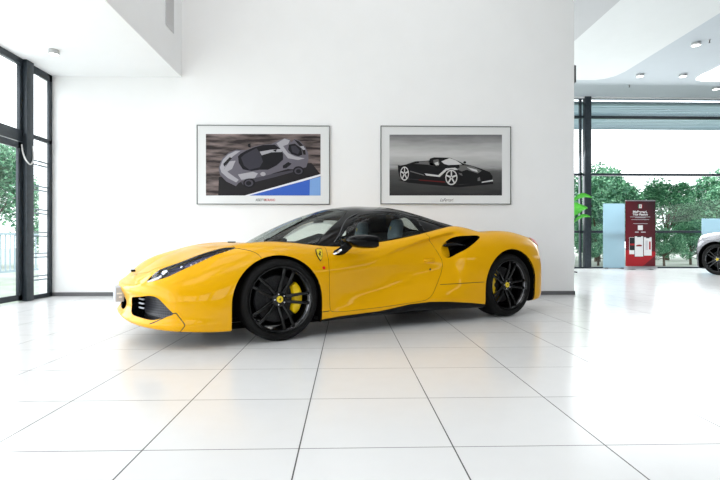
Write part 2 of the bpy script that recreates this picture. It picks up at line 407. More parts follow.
def rim_obj(name, sk, polys, material, parent, off, sides='LR', ymin=None, smooth=True):
    """walls from the rim of an opening to the displaced rim; off(x,y,z)->xyz"""
    if sides == 'LR' and min(sk.v[i][1] for p in polys for i in p) > .02:
        rim_obj(name, sk, polys, material, parent, off, 'R', ymin, smooth)
        return rim_obj(name, sk, polys, material, parent, off, 'L', ymin, smooth)
    E = boundary(polys); V = []; F = []
    for side in sides:
        sg = 1 if side == 'L' else -1; ix = {}
        for a, b in E:
            pa, pb = sk.v[a][:3], sk.v[b][:3]
            if ymin is not None and pa[1] < ymin and pb[1] < ymin: continue
            for i, p in ((a, pa), (b, pb)):
                if i not in ix:
                    ix[i] = len(V); q = off(*p); V.append((p[0], p[1]*sg, p[2])); V.append((q[0], q[1]*sg, q[2]))
            f = (ix[b], ix[a], ix[a]+1, ix[b]+1); F.append(f if sg > 0 else f[::-1])
    me = bpy.data.meshes.new(name); me.from_pydata(V, [], F); me.materials.append(material)
    me.polygons.foreach_set('use_smooth', [smooth]*len(F)); me.update()
    return link(bpy.data.objects.new(name, me), parent)

def sm(t): t = max(0., min(1., t)); return t*t*(3-2*t)
CREASE = [(-1.95,.915),(-1.815,.897),(-1.486,.822),(-1.169,.735),(-.985,.668),(-.894,.62)]
def scallop(p):
    x, y, z = p
    if -2.05 < x < -.85 and y > .6 and z > .36:
        A = .050*sm((-.88-x)/.75)*sm((x+2.02)/.16)
        zc = lerp_tab(CREASE, x)
        d = zc-z
        if d > -.01:
            w = sm((d+.01)/.035)*(1-sm((d-.02)/(zc-.36)))
            y -= A*w
    return (x, y, z)
ARCH_F = (.012, .315, .390); ARCH_R = (-2.665, .335, .405)
def archf(c):
    cx, cz, r = c
    def f(x, y, z):
        if y < .55 or abs(x-cx) > .6 or z > .9: return .3
        if z >= cz: return math.hypot(x-cx, z-cz)-r
        return abs(x-cx)-r-.004*0
    return f
def sph(mb, c, r, n=12, m=0, sx=1, sy=1, sz=1):
    rings = []
    for i in range(1, n):
        a = math.pi*i/n
        rings.append([(c[0]+sx*r*math.sin(a)*math.cos(2*math.pi*k/n), c[1]+sy*r*math.sin(a)*math.sin(2*math.pi*k/n), c[2]+sz*r*math.cos(a)) for k in range(n)])
    mb.loft(rings, m)
HORSE = [(-.25,-1),(-.05,-.95),(-.12,-.55),(.02,-.2),(.3,-.45),(.42,-.85),(.6,-.8),(.5,-.35),(.35,.0),(.3,.35),(.55,.5),(.75,.35),(.8,.5),(.5,.75),(.3,.95),(.1,1.05),(.05,.85),(-.15,.6),(.0,.45),(-.35,.3),(-.6,.1),(-.85,.25),(-.7,.45),(-.95,.6),(-.95,.2),(-.7,-.1),(-.4,-.05),(-.3,-.5)]

def make_wheel(parent, rt, wd, steel, cal_ang, front, yaw=0):
    """wheel centred on its own Empty-less axis: children of a 'wheel' tyre object; outer face toward +y"""
    o = wd/2
    t = MB()
    rr = .272
    prof = [(rr, -o+.01), (rt-.05, -o-.002), (rt-.018, -o+.008), (rt-.004, -o+.03), (rt, -o+.055)]
    for g in (-.05, -.017, .017, .05):
        prof += [(rt, g-.004), (rt-.007, g-.003), (rt-.007, g+.003), (rt, g+.004)]
    prof += [(rt, o-.055), (rt-.004, o-.03), (rt-.018, o-.008), (rt-.03, o-.001), (rt-.05, o+.002), (rr+.015, o-.002), (rr, o-.010)]
    t.lathe(prof, 72)
    w = t.build('wheel', M['rubber'], parent, smooth=True, ang=50)
    b = MB()
    b.lathe([(rr, -o+.01), (.252, -o+.03), (.246, 0), (.248, o-.045), (.260, o-.03), (rr-.004, o-.022), (rr+.003, o-.010), (rr+.001, o-.002), (rr-.007, o-.004)], 72)
    f = o-.02          # face plane
    # five double spokes
    for k in range(5):
        A = math.radians(180+72*k)
        ca, sa = math.cos(A), math.sin(A)
        for s in (-1, 1):
            rings = []
            for q, (r, off, hw, y1, th) in enumerate([(.035, .012, .016, -.040, .04), (.075, .022, .015, -.030, .036), (.13, .030, .0125, -.014, .030), (.19, .036, .012, -.006, .026), (.254, .042, .015, -.006, .02), (.266, .044, .020, -.010, .018)]):
                pts = []
                for du, dy in ((-hw, -th), (-hw, -.004), (-hw*.55, 0), (hw*.55, 0), (hw, -.004), (hw, -th)):
                    u = s*off+du; x = r*ca-u*sa; z = r*sa+u*ca; pts.append((x, f+y1+dy, z))
                rings.append(pts)
            b.loft(rings)
    b.lathe([(.001, f-.028), (.05, f-.028), (.062, f-.034), (.066, f-.075), (.001, f-.075)], 30)
    rim = b.build('rim', M['rim'], w, smooth=True, ang=35)
    e = MB(); e.lathe([(rr-.016, f-.013), (rr-.011, f-.006), (rr-.006, f-.010), (rr-.011, f-.016), (rr-.016, f-.013)], 72)
    e.build('rim_edge', M['rimedge'], rim, smooth=True)
    for k in range(5):
        A = math.radians(180+36+72*k); x, z = .045*math.cos(A), .045*math.sin(A)
        bb = MB(); bb.lathe([(.0085, f-.034), (.0085, f-.020), (.006, f-.016), (.0005, f-.016)], 10, c=(x, 0, z)); bb.build('wheel_bolt', M['steel'], rim, smooth=True)
    cp = MB(); cp.lathe([(.0275, f-.034), (.0275, f-.019), (.025, f-.016), (.0005, f-.015)], 24)
    cap = cp.build('centre_cap', M['badge'], rim, smooth=True)
    h = MB(); h.prism(HORSE, lambda a, bq, d: (a*-.010, f-.015+d, bq*.014), 0, .002); h.build('cap_emblem', M['badgeblack'], cap)
    d = MB(); d.lathe([(.07, -.02), (.19, -.02), (.199, -.012), (.199, .008), (.19, .016), (.10, .016), (.085, .03), (.03, .03), (.001, .03)], 60)
    d.build('brake_disc', M['disc'], w, smooth=True)
    # caliper: three ribs of a curved block over the rear or front of the disc
    for nm, (d0, d1) in (('caliper', (-42, 42)),):
        c = MB(); segs = 14
        rings = []
        for i in range(segs+1):
            a = math.radians(cal_ang+d0+(d1-d0)*i/segs); e_ = abs(i/segs-.5)*2
            ro = .212-.012*e_**4; ri = .128+.02*e_**3; bul = .008*math.cos(i/segs*math.pi*6)
            P = [(ri, -.045), (ri, .040), (ri+.012, .058+bul), (ro-.02, .060+bul), (ro, .045), (ro, -.045)]
            rings.append([(r*math.cos(a), y, r*math.sin(a)) for r, y in P])
        c.loft(rings); c.build('brake_caliper', M['caliper'], w, smooth=True, ang=40)
    return w

def seat_mb(cy):
    """bucket seat facing +x, hips at z .25; returns shell + parts"""
    def ring(cx, cz, w, d, tilt=0, n=20, e=3.2):
        r = []
        for k in range(n):
            a = 2*math.pi*k/n; ca, sa = math.cos(a), math.sin(a)
            x = d/2*abs(ca)**(2/e)*(1 if ca >= 0 else -1); y = w/2*abs(sa)**(2/e)*(1 if sa >= 0 else -1)
            r.append((cx+x, cy+y, cz+tilt*x))
        return r
    back = MB(); back.loft([ring(*q) for q in [(-1.18,.26,.46,.16),(-1.22,.36,.50,.17),(-1.29,.48,.52,.16),(-1.36,.60,.52,.14),(-1.42,.72,.48,.13),(-1.46,.80,.38,.12),(-1.48,.84,.27,.11)]])
    head = MB(); head.loft([ring(*q) for q in [(-1.475,.82,.13,.09),(-1.478,.85,.165,.11),(-1.485,.90,.185,.12),(-1.50,.97,.175,.12),(-1.51,1.02,.15,.11),(-1.515,1.05,.12,.09),(-1.52,1.062,.07,.05)]])
    cush = MB(); cush.loft([ring(*q) for q in [(-.98,.16,.48,.50),(-.98,.20,.52,.54),(-.98,.27,.52,.54,-.0),(-.98,.31,.48,.50)]])
    return back, head, cush

def make_car():
    root = empty('sports_car', CAR_O, math.pi+CAR_TH)
    P = M['yellow']
    sk = Skin(); rows = dense(BODY_ST, 6, 8)
    rows = [[scallop(p) for p in r] for r in rows]
    polys = sk.grid(rows)
    # normals must point outwards: check one mid-door vertex
    if sk.v[len(rows)//2*len(rows[0])+30][4] < 0:
        sk = Skin(); polys = sk.grid(rows, flip=True)
    # wheel arches
    for c, nm in ((ARCH_F, 'front'), (ARCH_R, 'rear')):
        inn, polys = sk.cut(polys, archf(c))
        rim_obj('arch_lip', sk, inn, P, root, lambda x, y, z: (x, y-.022, z), ymin=.9)
        rim_obj('wheel_well', sk, inn, M['black_matte'], root, lambda x, y, z: (x, .56, z), ymin=.6)
        cx, cz, r = c; n = 24
        ring = [(cx+(r+.006)*math.cos(math.pi*k/n), cz+(r+.006)*math.sin(math.pi*k/n)) for k in range(n+1)]
        ring = [(ring[0][0], .14)]+ring+[(ring[-1][0], .14)]
        for sg in (1, -1):
            well = MB(); v = [(a, sg*.56, b) for a, b in ring]; well.add(v, [tuple(range(len(v)))])
            well.build('wheel_well_panel', M['black_matte'], root)
    # cabin opening
    gb = [s[0] for s in GH_ST]; gpts = chain(gb, 5)
    op = []
    for i, p in enumerate(gpts):
        a = gpts[max(0, i-1)]; b = gpts[min(len(gpts)-1, i+1)]
        dx, dy = b[0]-a[0], b[1]-a[1]; l = math.hypot(dx, dy) or 1
        op.append((p[0]+dy/l*-.014 if i > 2 else p[0]-.02, p[1]+dx/l*.014))
    op = [(op[0][0], -.2)]+op+[(op[-1][0], -.2)]
    _, polys = sk.cut(polys, polyf(op, (0, 1), lambda x, y, z: z > .6))
    # black skirt under the sill
    skl = [(-2.27,.163),(-2.08,.188),(-1.75,.222),(-1.53,.232),(-1.30,.224),(-.97,.181),(-.55,.163),(-.34,.146)]
    skirt, polys = sk.cut(polys, lambda x, y, z: z-lerp_tab(skl, x) if (-2.3 < x < -.30 and y > .3) else 1)
    skirt, rest = sk.cut(skirt, lambda x, y, z: abs(x+1.30)-.965); polys += rest
    skirt = [p for p in skirt]
    skin_obj('side_skirt', sk, skirt, M['black_gloss'], root)
    rim_obj('sill_edge', sk, skirt, M['black_matte'], root, lambda x, y, z: (x, y-.05, z), ymin=.88)
    # lamps
    LOW = [(.30,.780),(.333,.760),(.49,.709),(.603,.656),(.676,.623),(.747,.589),(.803,.560),(.85,.538),(.933,.510),(.965,.500)]
    YL = [(.30,.82),(.333,.790),(.404,.752),(.48,.735),(.592,.718),(.666,.703),(.737,.680),(.803,.645),(.871,.612),(.961,.600)]
    lamp, polys = sk.cut(polys, lambda x, y, z: max(lerp_tab(LOW, x)-z, (lerp_tab(YL, x)-y)) if .30 < x < .975 and y > .4 else .2)
    lamp, rest = sk.cut(lamp, lambda x, y, z: x-.962); polys += rest
    # hood
    HP = [(-.2,-.1),(-.2,.655),(.0,.69),(.2,.715),(.33,.735),(.42,.715),(.56,.69),(.66,.675),(.76,.63),(.86,.57),(.93,.49),(.985,.25),(1.0,-.1)]
    hood, polys = sk.cut(polys, polyf(HP, (0, 1), lambda x, y, z: z > .5))
    gap, hood = sk.cut(hood, linef(HP[1:], .0028, (0, 1)))
    skin_obj('hood', sk, hood, P, root)
    gaps = [gap]
    # side air intake
    SI = chain([(-1.742,.725),(-1.760,.770),(-1.80,.805),(-1.87,.842),(-1.965,.874),(-2.10,.882),(-2.245,.884),(-2.262,.876),(-2.18,.828),(-2.086,.775),(-1.94,.705),(-1.835,.658),(-1.785,.655),(-1.752,.68)], 3, closed=True)
    side, polys = sk.cut(polys, polyf(SI, (0, 2), lambda x, y, z: y > .75))
    def dep(x, y, z):
        q = max(0, -1.742-x); d = .003+.30*q+1.6*max(0, q-.125); d = min(d, .20)
        d *= sm((x+2.29)/.10)*.75+.25
        return (x, y-d, z)
    f_, b_ = sk.cut(side, lambda x, y, z: -1.868+(z-.70)*.10-x)
    ramp, deep = f_, b_
    skin_obj('intake_ramp', sk, ramp, P, root, shift=lambda x, y, z, a, b, c: dep(x, y, z))
    skin_obj('intake_cavity', sk, deep, M['black_matte'], root, shift=lambda x, y, z, a, b, c: dep(x, y, z))
    rim_obj('intake_wall', sk, side, M['black_gloss'], root, dep)
    for sg in (1, -1):
        bl = MB(); R = []
        for x, z, y, w, t in [(-1.765,.776,.905,.010,.006),(-1.80,.781,.900,.030,.018),(-1.88,.786,.892,.040,.030),(-1.96,.785,.888,.040,.024),(-2.06,.780,.885,.034,.010)]:
            R.append([(x, sg*(y+w*math.cos(k*math.pi/5)-.02), z+t*math.sin(k*math.pi/5)) for k in range(10)])
        bl.loft(R); bl.build('intake_blade', M['black_gloss'], root, smooth=True)
    # front bumper intakes
    FI = chain([(.40,.318),(.43,.365),(.52,.383),(.62,.392),(.71,.406),(.765,.398),(.80,.365),(.838,.310),(.858,.272),(.83,.255),(.75,.225),(.657,.228),(.56,.233),(.47,.240),(.415,.260)], 3, closed=True)
    fi, polys = sk.cut(polys, polyf(FI, (1, 2), lambda x, y, z: x > .7))
    ins = lambda x, y, z: (x-.10, y*.93, z*.98+.005)
    skin_obj('bumper_intake_mesh', sk, fi, mesh_mat(), root, shift=lambda x, y, z, a, b, c: ins(x, y, z))
    rim_obj('bumper_intake_wall', sk, fi, M['black_gloss'], root, ins)
    for sg in (1, -1):
        cv = MB()
        for k in range(3):
            z = .29+.035*k; cv.tube([(.995, sg*.43, z), (.985, sg*.49, z), (.97, sg*.52, z)], .007, 8)
        cv.build('intake_vane', M['plate'], root, smooth=True)
    CI = [(-.1,.245),(.12,.245),(.19,.26),(.21,.285),(.20,.33),(.13,.34),(-.1,.34)]
    ci, polys = sk.cut(polys, polyf(CI, (1, 2), lambda x, y, z: x > .7))
    skin_obj('centre_grille', sk, ci, M['black_matte'], root, shift=lambda x, y, z, a, b, c: (x-.07, y, z))
    rim_obj('centre_grille_wall', sk, ci, M['black_gloss'], root, lambda x, y, z: (x-.07, y, z))
    # tail lamps
    tl, polys = sk.cut(polys, lambda x, y, z: (math.hypot((y-.745)/1.0, (z-.815)/.62)-.085) if x < -3.05 and z > .5 else 1)
    skin_obj('tail_light', sk, tl, M['red'], root, shift=lambda x, y, z, a, b, c: (x+a*.006, y+b*.006, z+c*.006))
    rg = [(-.1,.42),(.62,.42),(.70,.47),(.66,.60),(.55,.69),(-.1,.69)]
    rgp, polys = sk.cut(polys, polyf(rg, (1, 2), lambda x, y, z: x < -3.15))
    skin_obj('rear_grille', sk, rgp, M['black_matte'], root, shift=lambda x, y, z, a, b, c: (x+.05, y, z))
    rim_obj('rear_grille_wall', sk, rgp, M['black_gloss'], root, lambda x, y, z: (x+.05, y, z))
    # door
    DO = [(-.452,.90),(-.470,.80),(-.463,.765),(-.450,.70),(-.446,.60),(-.448,.45),(-.455,.25),(-.458,.224),(-.475,.206),(-.60,.200),(-.97,.213),(-1.20,.226),(-1.38,.238),(-1.48,.248),(-1.54,.272),(-1.585,.31),(-1.661,.408),(-1.715,.50),(-1.742,.575),(-1.735,.64),(-1.705,.70),(-1.662,.785),(-1.625,.845),(-1.60,.90),(-1.60,1.0),(-.452,1.0)]
    door, polys = sk.cut(polys, polyf(DO, (0, 2), lambda x, y, z: y > .6))
    g1, door = sk.cut(door, linef(DO[:-2]+[], .0035, (0, 2)))
    gaps.append(g1)
    for s_ in 'LR':
        d_ = skin_obj('door', sk, door, P, root, sides=s_)
        XFER['door'+s_] = d_
    # front bumper and the other shut lines: cut along the line first, then take a narrow band
    def gapline(pl, poly, line, w, cond):
        i_, o_ = sk.cut(pl, polyf(poly, (0, 2), cond)); b1, i_ = sk.cut(i_, linef(line, w, (0, 2), cond)); b2, o_ = sk.cut(o_, linef(line, w, (0, 2), cond))
        return b1+b2, i_+o_
    side_ = lambda x, y, z: y > .70
    LN = [(-1.66,.391),(-2.24,.399)]
    g1, polys = gapline(polys, LN+[(-2.24,.25),(-1.66,.25)], LN, .003, side_); gaps.append(g1)
    LN = [(.775,.125),(.735,.190),(.738,.200),(.792,.283),(.818,.276),(.924,.212),(.96,.195)]
    g1, polys = gapline(polys, LN+[(.96,.10),(.775,.10)], LN, .0032, lambda x, y, z: y > .6 and x > .6); gaps.append(g1)
    LN = [(-.46,.218),(-.35,.214)]
    g1, polys = gapline(polys, LN+[(-.35,.12),(-.46,.12)], LN, .003, side_); gaps.append(g1)
    FB = [(.333,.80),(.333,.766),(.300,.760),(.255,.750),(.23,.744),(.195,.728),(.177,.716),(.160,.695),(.150,.66),(.150,.0),(1.4,0),(1.4,.9)]
    fb, polys = sk.cut(polys, polyf(FB, (0, 2)))
    g1, fb = sk.cut(fb, linef(FB[:9], .0035, (0, 2), side_)); gaps.append(g1)
    for g1 in gaps: skin_obj('shut_line', sk, g1, M['badgeblack'], root, shift=lambda x, y, z, a, b, c: (x-a*.003, y-b*.003, z-c*.003))
    skin_obj('front_bumper', sk, fb, P, root)
    RB = [(-3.08,.0),(-3.04,.50),(-3.03,.62),(-3.10,.70),(-3.20,.745),(-3.40,.765),(-3.7,.77),(-3.7,0)]
    rb, polys = sk.cut(polys, polyf(RB, (0, 2)))
    skin_obj('rear_bumper', sk, rb, P, root)
    skin_obj('body_shell', sk, polys, P, root)
    # front splitter blade and floor
    fl = MB(); ol = [(x, y) for x, y in [(1.09,0),(1.07,.30),(1.01,.55),(.92,.71),(.79,.83),(.6,.88),(.40,.88),(.38,.60),(-.37,.60),(-.36,.86),(-1.3,.88),(-2.25,.88),(-2.26,.6),(-3.05,.6),(-3.08,.84),(-3.25,.78),(-3.35,.55),(-3.4,0)]]
    ol = ol+[(x, -y) for x, y in ol[::-1] if y > 0]
    fl.prism(ol, lambda a, b, d: (a, b, .135+d+(.045*sm((a-.4)/.6))), -.0, .03)
    fl.build('underfloor', M['black_matte'], root)
    # lamps: housing, lens, projector and light dots
    for s_, sg in (('L', 1), ('R', -1)):
        hs = skin_obj('headlight', sk, lamp, M['lens'], root, sides=s_)
        skin_obj('lamp_housing', sk, lamp, M['lamphouse'], hs, sides=s_, shift=lambda x, y, z, a, b, c: (x-a*.028, y-b*.028, z-c*.028))
        rim_obj('lamp_surround', sk, lamp, M['black_gloss'], hs, lambda x, y, z: (x-.010, y-.020, z-.018), sides=s_)
        pj = MB(); sph(pj, (.835, sg*.680, .566), .030, 14); pj.build('projector_lens', M['chrome'], hs, smooth=True)
        pj = MB(); sph(pj, (.725, sg*.728, .610), .022, 14); pj.build('projector_lens', M['chrome'], hs, smooth=True)
        tp = MB(); tp.loft([[(x, sg*(y+w*math.cos(k)), z+.014*math.sin(k)) for k in (0, 1, 2, 3, 4, 5, 6)] for x, y, z, w in [(.960,.610,.497,.010),(.93,.645,.510,.025),(.89,.672,.530,.032),(.868,.685,.545,.02)]])
        tp.build('lamp_reflector', M['white'], hs, smooth=True)
        for k in range(9):
            t = k/8; a = (.66-.30*t, .766+.030*t, .636+.124*t)
            x, y, z = .665-.29*t, .776+.016*t, .632+.112*t
            l_ = MB(); sph(l_, (x, sg*y, z-.001), .0075, 8); l_.build('light_dot', M['white'], hs, smooth=True)
    # ------------------------------------------------ greenhouse
    g = Skin(); gr = dense(GH_ST, 6, 6); gp = g.grid(gr)
    mid = len(gr)//3*len(gr[0])+5
    if g.v[mid][4] < 0: g = Skin(); gp = g.grid(gr, flip=True)
    WS = [(.1,-.1),(.1,.66),(-.25,.72),(-.41,.738),(-.58,.64),(-.74,.55),(-.86,.475),(-.905,.43),(-.90,.3),(-.885,.15),(-.880,-.1)]
    ws, gp = g.cut(gp, polyf(WS, (0, 1), lambda x, y, z: x > -1.0))
    SG = chain([(-.600,.812),(-.655,.858),(-.74,.940),(-.83,1.008),(-.90,1.046),(-.99,1.075),(-1.16,1.096),(-1.33,1.098),(-1.43,1.086),(-1.495,1.060),(-1.525,.99),(-1.562,.915),(-1.545,.902),(-1.41,.880),(-1.22,.850),(-1.03,.822),(-.82,.798),(-.68,.793)], 2, closed=True)
    sg_, gp = g.cut(gp, polyf(SG, (0, 2), lambda x, y, z: y > .45))
    QG = [(-1.615,.925),(-1.595,1.03),(-1.62,1.058),(-1.70,1.042),(-1.80,1.010),(-1.885,.975),(-1.80,.955),(-1.70,.937)]
    qg, gp = g.cut(gp, polyf(QG, (0, 2), lambda x, y, z: y > .45))
    RW = [(-1.95,-.1),(-1.95,.30),(-2.3,.40),(-2.6,.36),(-2.72,.28),(-2.72,-.1)]
    rw, gp = g.cut(gp, polyf(RW, (0, 1), lambda x, y, z: x < -1.5))
    roof = skin_obj('roof', g, gp, M['black_gloss'], root)
    md = roof.modifiers.new('thick', 'SOLIDIFY'); md.thickness = .018; md.offset = -1
    skin_obj('windscreen', g, ws, M['carglass'], root)
    skin_obj('rear_window', g, rw, M['carglass'], root)
    for s_ in 'LR':
        skin_obj('side_window', g, sg_, M['carglass'], root, sides=s_)
        q = skin_obj('quarter_window', g, qg, M['darkglass'], root, sides=s_, shift=lambda x, y, z, a, b, c: (x-a*.006, y-b*.006, z-c*.006))
    UP = [(-.575,.812),(-.64,.872),(-.73,.965),(-.82,1.035),(-.90,1.074),(-.99,1.101),(-1.16,1.120),(-1.33,1.121),(-1.44,1.108),(-1.53,1.082),(-1.62,1.075),(-1.72,1.055),(-1.85,1.01),(-1.97,.975)]
    for sd in (1, -1):
        pts = []
        for x, z in UP:
            q = sorted(g.v, key=lambda v: (v[0]-x)**2+(v[2]-z)**2 if v[1] > .3 else 9)[:3]; yy = sum(v[1] for v in q)/3
            pts.append((x, sd*(yy+.004), z))
        rl_ = MB(); rl_.tube(chain(pts, 3), .0055, 6); rl_.build('roof_seam', M['seam'], root, smooth=True)
    # window frame lining, slightly grey edge behind the side window
    wl = rim_obj('window_seal', g, sg_, M['black_matte'], root, lambda x, y, z: (x, y-.02, z))
    # ------------------------------------------------ cabin
    tub = MB(); tub.box((-1.95,-.72,.16),(-.15,.72,.20)); tub.box((-1.95,.70,.2),(-.3,.77,.74)); tub.box((-1.95,-.77,.2),(-.3,-.70,.74))
    tub.box((-1.80,-.70,.2),(-1.74,.70,.93)); tub.box((-1.1,-.13,.2),(-.5,.13,.52))
    tub.build('cabin_tub', M['cabin'], root, bevel=.01)
    da = MB(); R = []
    for y in (-.74, -.6, -.36, -.12, 0, .12, .36, .6, .74):
        hump = .075*math.exp(-((y-.36)/.16)**2)
        R.append([(-.16, y, .70), (-.14, y, .775), (-.42, y, .805), (-.62, y, .825+hump), (-.735, y, .81+hump), (-.76, y, .76), (-.70, y, .50), (-.2, y, .48)])
    da.loft(R); da.build('dashboard', M['cabin'], root, smooth=True, ang=50)
    sw = MB(); n = 28; c = Vector((-.86, .36, .70)); ax = Vector((-.94, 0, .34)); u = Vector((0, 1, 0)); v_ = ax.cross(u).normalized()
    ringp = [c+(u*math.cos(2*math.pi*k/n)+v_*math.sin(2*math.pi*k/n))*.175 for k in range(n)]+[c+u*.175]
    sw.tube(ringp, .014, 8)
    for a in (0, math.pi, -math.pi/2*1.0): sw.tube([c, c+(u*math.cos(a)+v_*math.sin(a))*.17], .016, 6)
    sw.tube([c+ax*.01, c-ax*.12], .03, 10); sw.build('steering_wheel', M['cabin'], root, smooth=True)
    rm = MB(); rm.box((-.80,-.11,1.020),(-.785,.11,1.075)); rm.tube([(-.785,0,1.05),(-.76,0,1.10)], .008, 8); rm.build('rear_view_mirror', M['black_gloss'], root, bevel=.005)
    for cy in (.36, -.36):
        b, h, cu = seat_mb(cy)
        s0 = b.build('seat', M['seat'], root, smooth=True, ang=60); s0.location.x = -.05
        hd = h.build('headrest', M['seat'], s0, smooth=True, ang=60); cu.build('seat_cushion', M['seat'], s0, smooth=True, ang=60)
        for sg in (1, -1):
            bo = MB(); bo.tube([(-1.14, cy+sg*.25, .34), (-1.22, cy+sg*.255, .50), (-1.30, cy+sg*.25, .66), (-1.40, cy+sg*.21, .80)], [.05, .055, .05, .03], 10); bo.build('seat_bolster', M['seat'], s0, smooth=True)
        em = MB(); em.prism(HORSE, lambda a, bq, d: (-1.4405-.13*bq*.022+d, cy-a*.014, .965+bq*.022), .014, .016); em.build('headrest_emblem', M['badge'], hd)
    # ------------------------------------------------ wheels
    def put(x, side, rt, wd, yout, ang):
        w = make_wheel(root, rt, wd, 0, ang, x > -1)
        w.location = (x, side*(yout-wd/2), rt)
        if side < 0: w.rotation_euler = (0, 0, math.pi)
        return w
    put(-.013, 1, .340, .245, .942, 180); put(-.013, -1, .340, .245, .942, 0)
    put(-2.65, 1, .3455, .305, .958, 0); put(-2.65, -1, .3455, .305, .958, 180)
    # ------------------------------------------------ mirrors, handles, badges, plate
    for sg in (1, -1):
        st = MB(); R = []
        for x, y, z, a, b, tl_ in [(-.515,.895,.715,.020,.014,0),(-.560,.925,.722,.040,.014,0),(-.575,.965,.748,.040,.014,0),(-.600,1.00,.785,.036,.016,0),(-.63,1.02,.815,.034,.02,0)]:
            R.append([(x+a*math.cos(k*math.pi/5), sg*(y), z+b*math.sin(k*math.pi/5)*1.6+a*.5*math.cos(k*math.pi/5)) for k in range(10)])
        st.loft(R); m0 = st.build('mirror_stalk', M['black_gloss'], root, smooth=True, sub=1)
        hd = MB(); R = []
        for x, y, z, w, h_ in [(-.565,1.055,.820,.03,.012),(-.585,1.055,.822,.075,.034),(-.63,1.055,.820,.105,.052),(-.70,1.055,.818,.115,.060),(-.77,1.055,.816,.112,.060),(-.815,1.055,.815,.105,.056),(-.822,1.055,.815,.095,.048)]:
            R.append([(x, sg*(y+w*abs(math.cos(k*math.pi/8))**.7*(1 if math.cos(k*math.pi/8) > 0 else -1)), z+h_*abs(math.sin(k*math.pi/8))**.7*(1 if math.sin(k*math.pi/8) > 0 else -1)) for k in range(16)])
        hd.loft(R); hm = hd.build('wing_mirror', M['black_gloss'], root, smooth=True)
        gl = MB(); gl.box((-.8225, sg*.965, .775), (-.8245, sg*1.145, .855)); gl.build('mirror_glass', M['chrome'], hm)
        stp = MB(); stp.loft([[(x, sg*y, z), (x-.012, sg*(y+.012), z+.004), (x-.012, sg*(y+.012), z-.010)] for x, y, z in [(-.497,.905,.712),(-.52,.93,.726),(-.535,.965,.748)]]); stp.build('stalk_trim', M['chrome'], m0)
        D = XFER['doorL' if sg > 0 else 'doorR']
        ha = MB(); ha.loft([[(x, sg*(yy-.012), z0), (x, sg*(yy+o_), z0+.004), (x, sg*(yy+o_), z1-.004), (x, sg*(yy-.012), z1)] for x, z0, z1, o_, yy in [(-1.515,.622,.640,.004,.8885),(-1.545,.613,.655,.013,.8865),(-1.60,.611,.655,.013,.887),(-1.645,.613,.655,.010,.888)]])
        ha.build('door_handle', P, D, bevel=.003)
        ky = MB(); ky.lathe([(.009, 0), (.009, .006), (.001, .007)], 12, c=(-1.587, .895, .545))
        ky.v = [(a, sg*b, c_) for a, b, c_ in ky.v]; ky.build('keyhole', M['badgeblack'], D)
    for sg in (1, -1):
        SH = [(0,-1.0),(.35,-.65),(.62,-.1),(.72,.45),(.70,.85),(.35,.95),(0,.88),(-.35,.95),(-.70,.85),(-.72,.45),(-.62,-.1),(-.35,-.65)]
        c0 = Vector((-.368, .9135, .706)); nrm = Vector((0, .93, .37)).normalized(); up = Vector((0, -.37, .93)).normalized(); fx = Vector((1, 0, 0))
        def pf(s_): return lambda a, b, d: tuple((lambda q: (q.x, sg*q.y, q.z))(c0+fx*(a*.036*s_)+up*(b*.052*s_)+nrm*d))
        s1 = MB(); s1.prism(SH, pf(1.12), -.012, .0035); sh = s1.build('shield_emblem', M['badgeblack'], root)
        s2 = MB(); s2.prism(SH, pf(1), .003, .005); s2.build('shield_field', M['badge'], sh)
        s3 = MB(); s3.prism([(-a*.55, b*.62) for a, b in HORSE], pf(1), .0045, .006); s3.build('shield_horse', M['badgeblack'], sh)
        mk = MB(); mk.lathe([(.013, -.01), (.013, .006), (.001, .008)], 14, c=(-.395, .938, .592)); mk.v = [(a, sg*b, c_) for a, b, c_ in mk.v]
        mk.build('side_marker', M['red'], root, smooth=True)
    nb = MB(); nb.box((.985,-.03,.552),(1.02,.03,.572)); nb.build('nose_badge', M['black_gloss'], root, bevel=.004)
    pl = MB(); pl.box((1.085,-.15,.312),(1.150,.15,.432)); plo = pl.build('number_plate_holder', M['plate'], root, bevel=.006)
    mk = MB(); mk.box((1.10,.1505,.375),(1.14,.1515,.388)); mk.box((1.10,.1505,.345),(1.125,.1515,.358)); mk.build('plate_mark', M['white'], plo)
    wp = MB(); wp.box((-.02,-.52,.808),(.035,-.40,.822)); wp.build('wiper_cowl', M['black_matte'], root, bevel=.004)
    # rear diffuser fins
    for k in range(-2, 3):
        f_ = MB(); f_.box((-3.40, k*.2-.006, .14), (-3.1, k*.2+.006, .24)); f_.build('diffuser_fin', M['black_matte'], root)
    return root
def mesh_mat():
    m = mat('honeycomb_mesh', (.02, .02, .025), .45); nt = m.node_tree; N = nt.nodes; b = N['Principled BSDF']
    tc = N.new('ShaderNodeTexCoord'); w = N.new('ShaderNodeTexWave'); w.bands_direction = 'Z'; w.inputs['Scale'].default_value = 16
    w2 = N.new('ShaderNodeTexWave'); w2.bands_direction = 'Y'; w2.inputs['Scale'].default_value = 18
    mx = N.new('ShaderNodeMath'); mx.operation = 'MAXIMUM'
    cr = N.new('ShaderNodeValToRGB'); cr.color_ramp.elements[0].position = .72; cr.color_ramp.elements[0].color = (.006, .006, .01, 1); cr.color_ramp.elements[1].position = .95; cr.color_ramp.elements[1].color = (.06, .06, .075, 1)
    L = nt.links.new
    for q in (w, w2): L(tc.outputs['Object'], q.inputs['Vector'])
    L(w.outputs['Fac'], mx.inputs[0]); L(w2.outputs['Fac'], mx.inputs[1]); L(mx.outputs[0], cr.inputs['Fac']); L(cr.outputs['Color'], b.inputs['Base Color'])
    return m
car = make_car()
tag(car, 'yellow two-door sports car with black roof and black wheels parked on the white tiles', 'car')

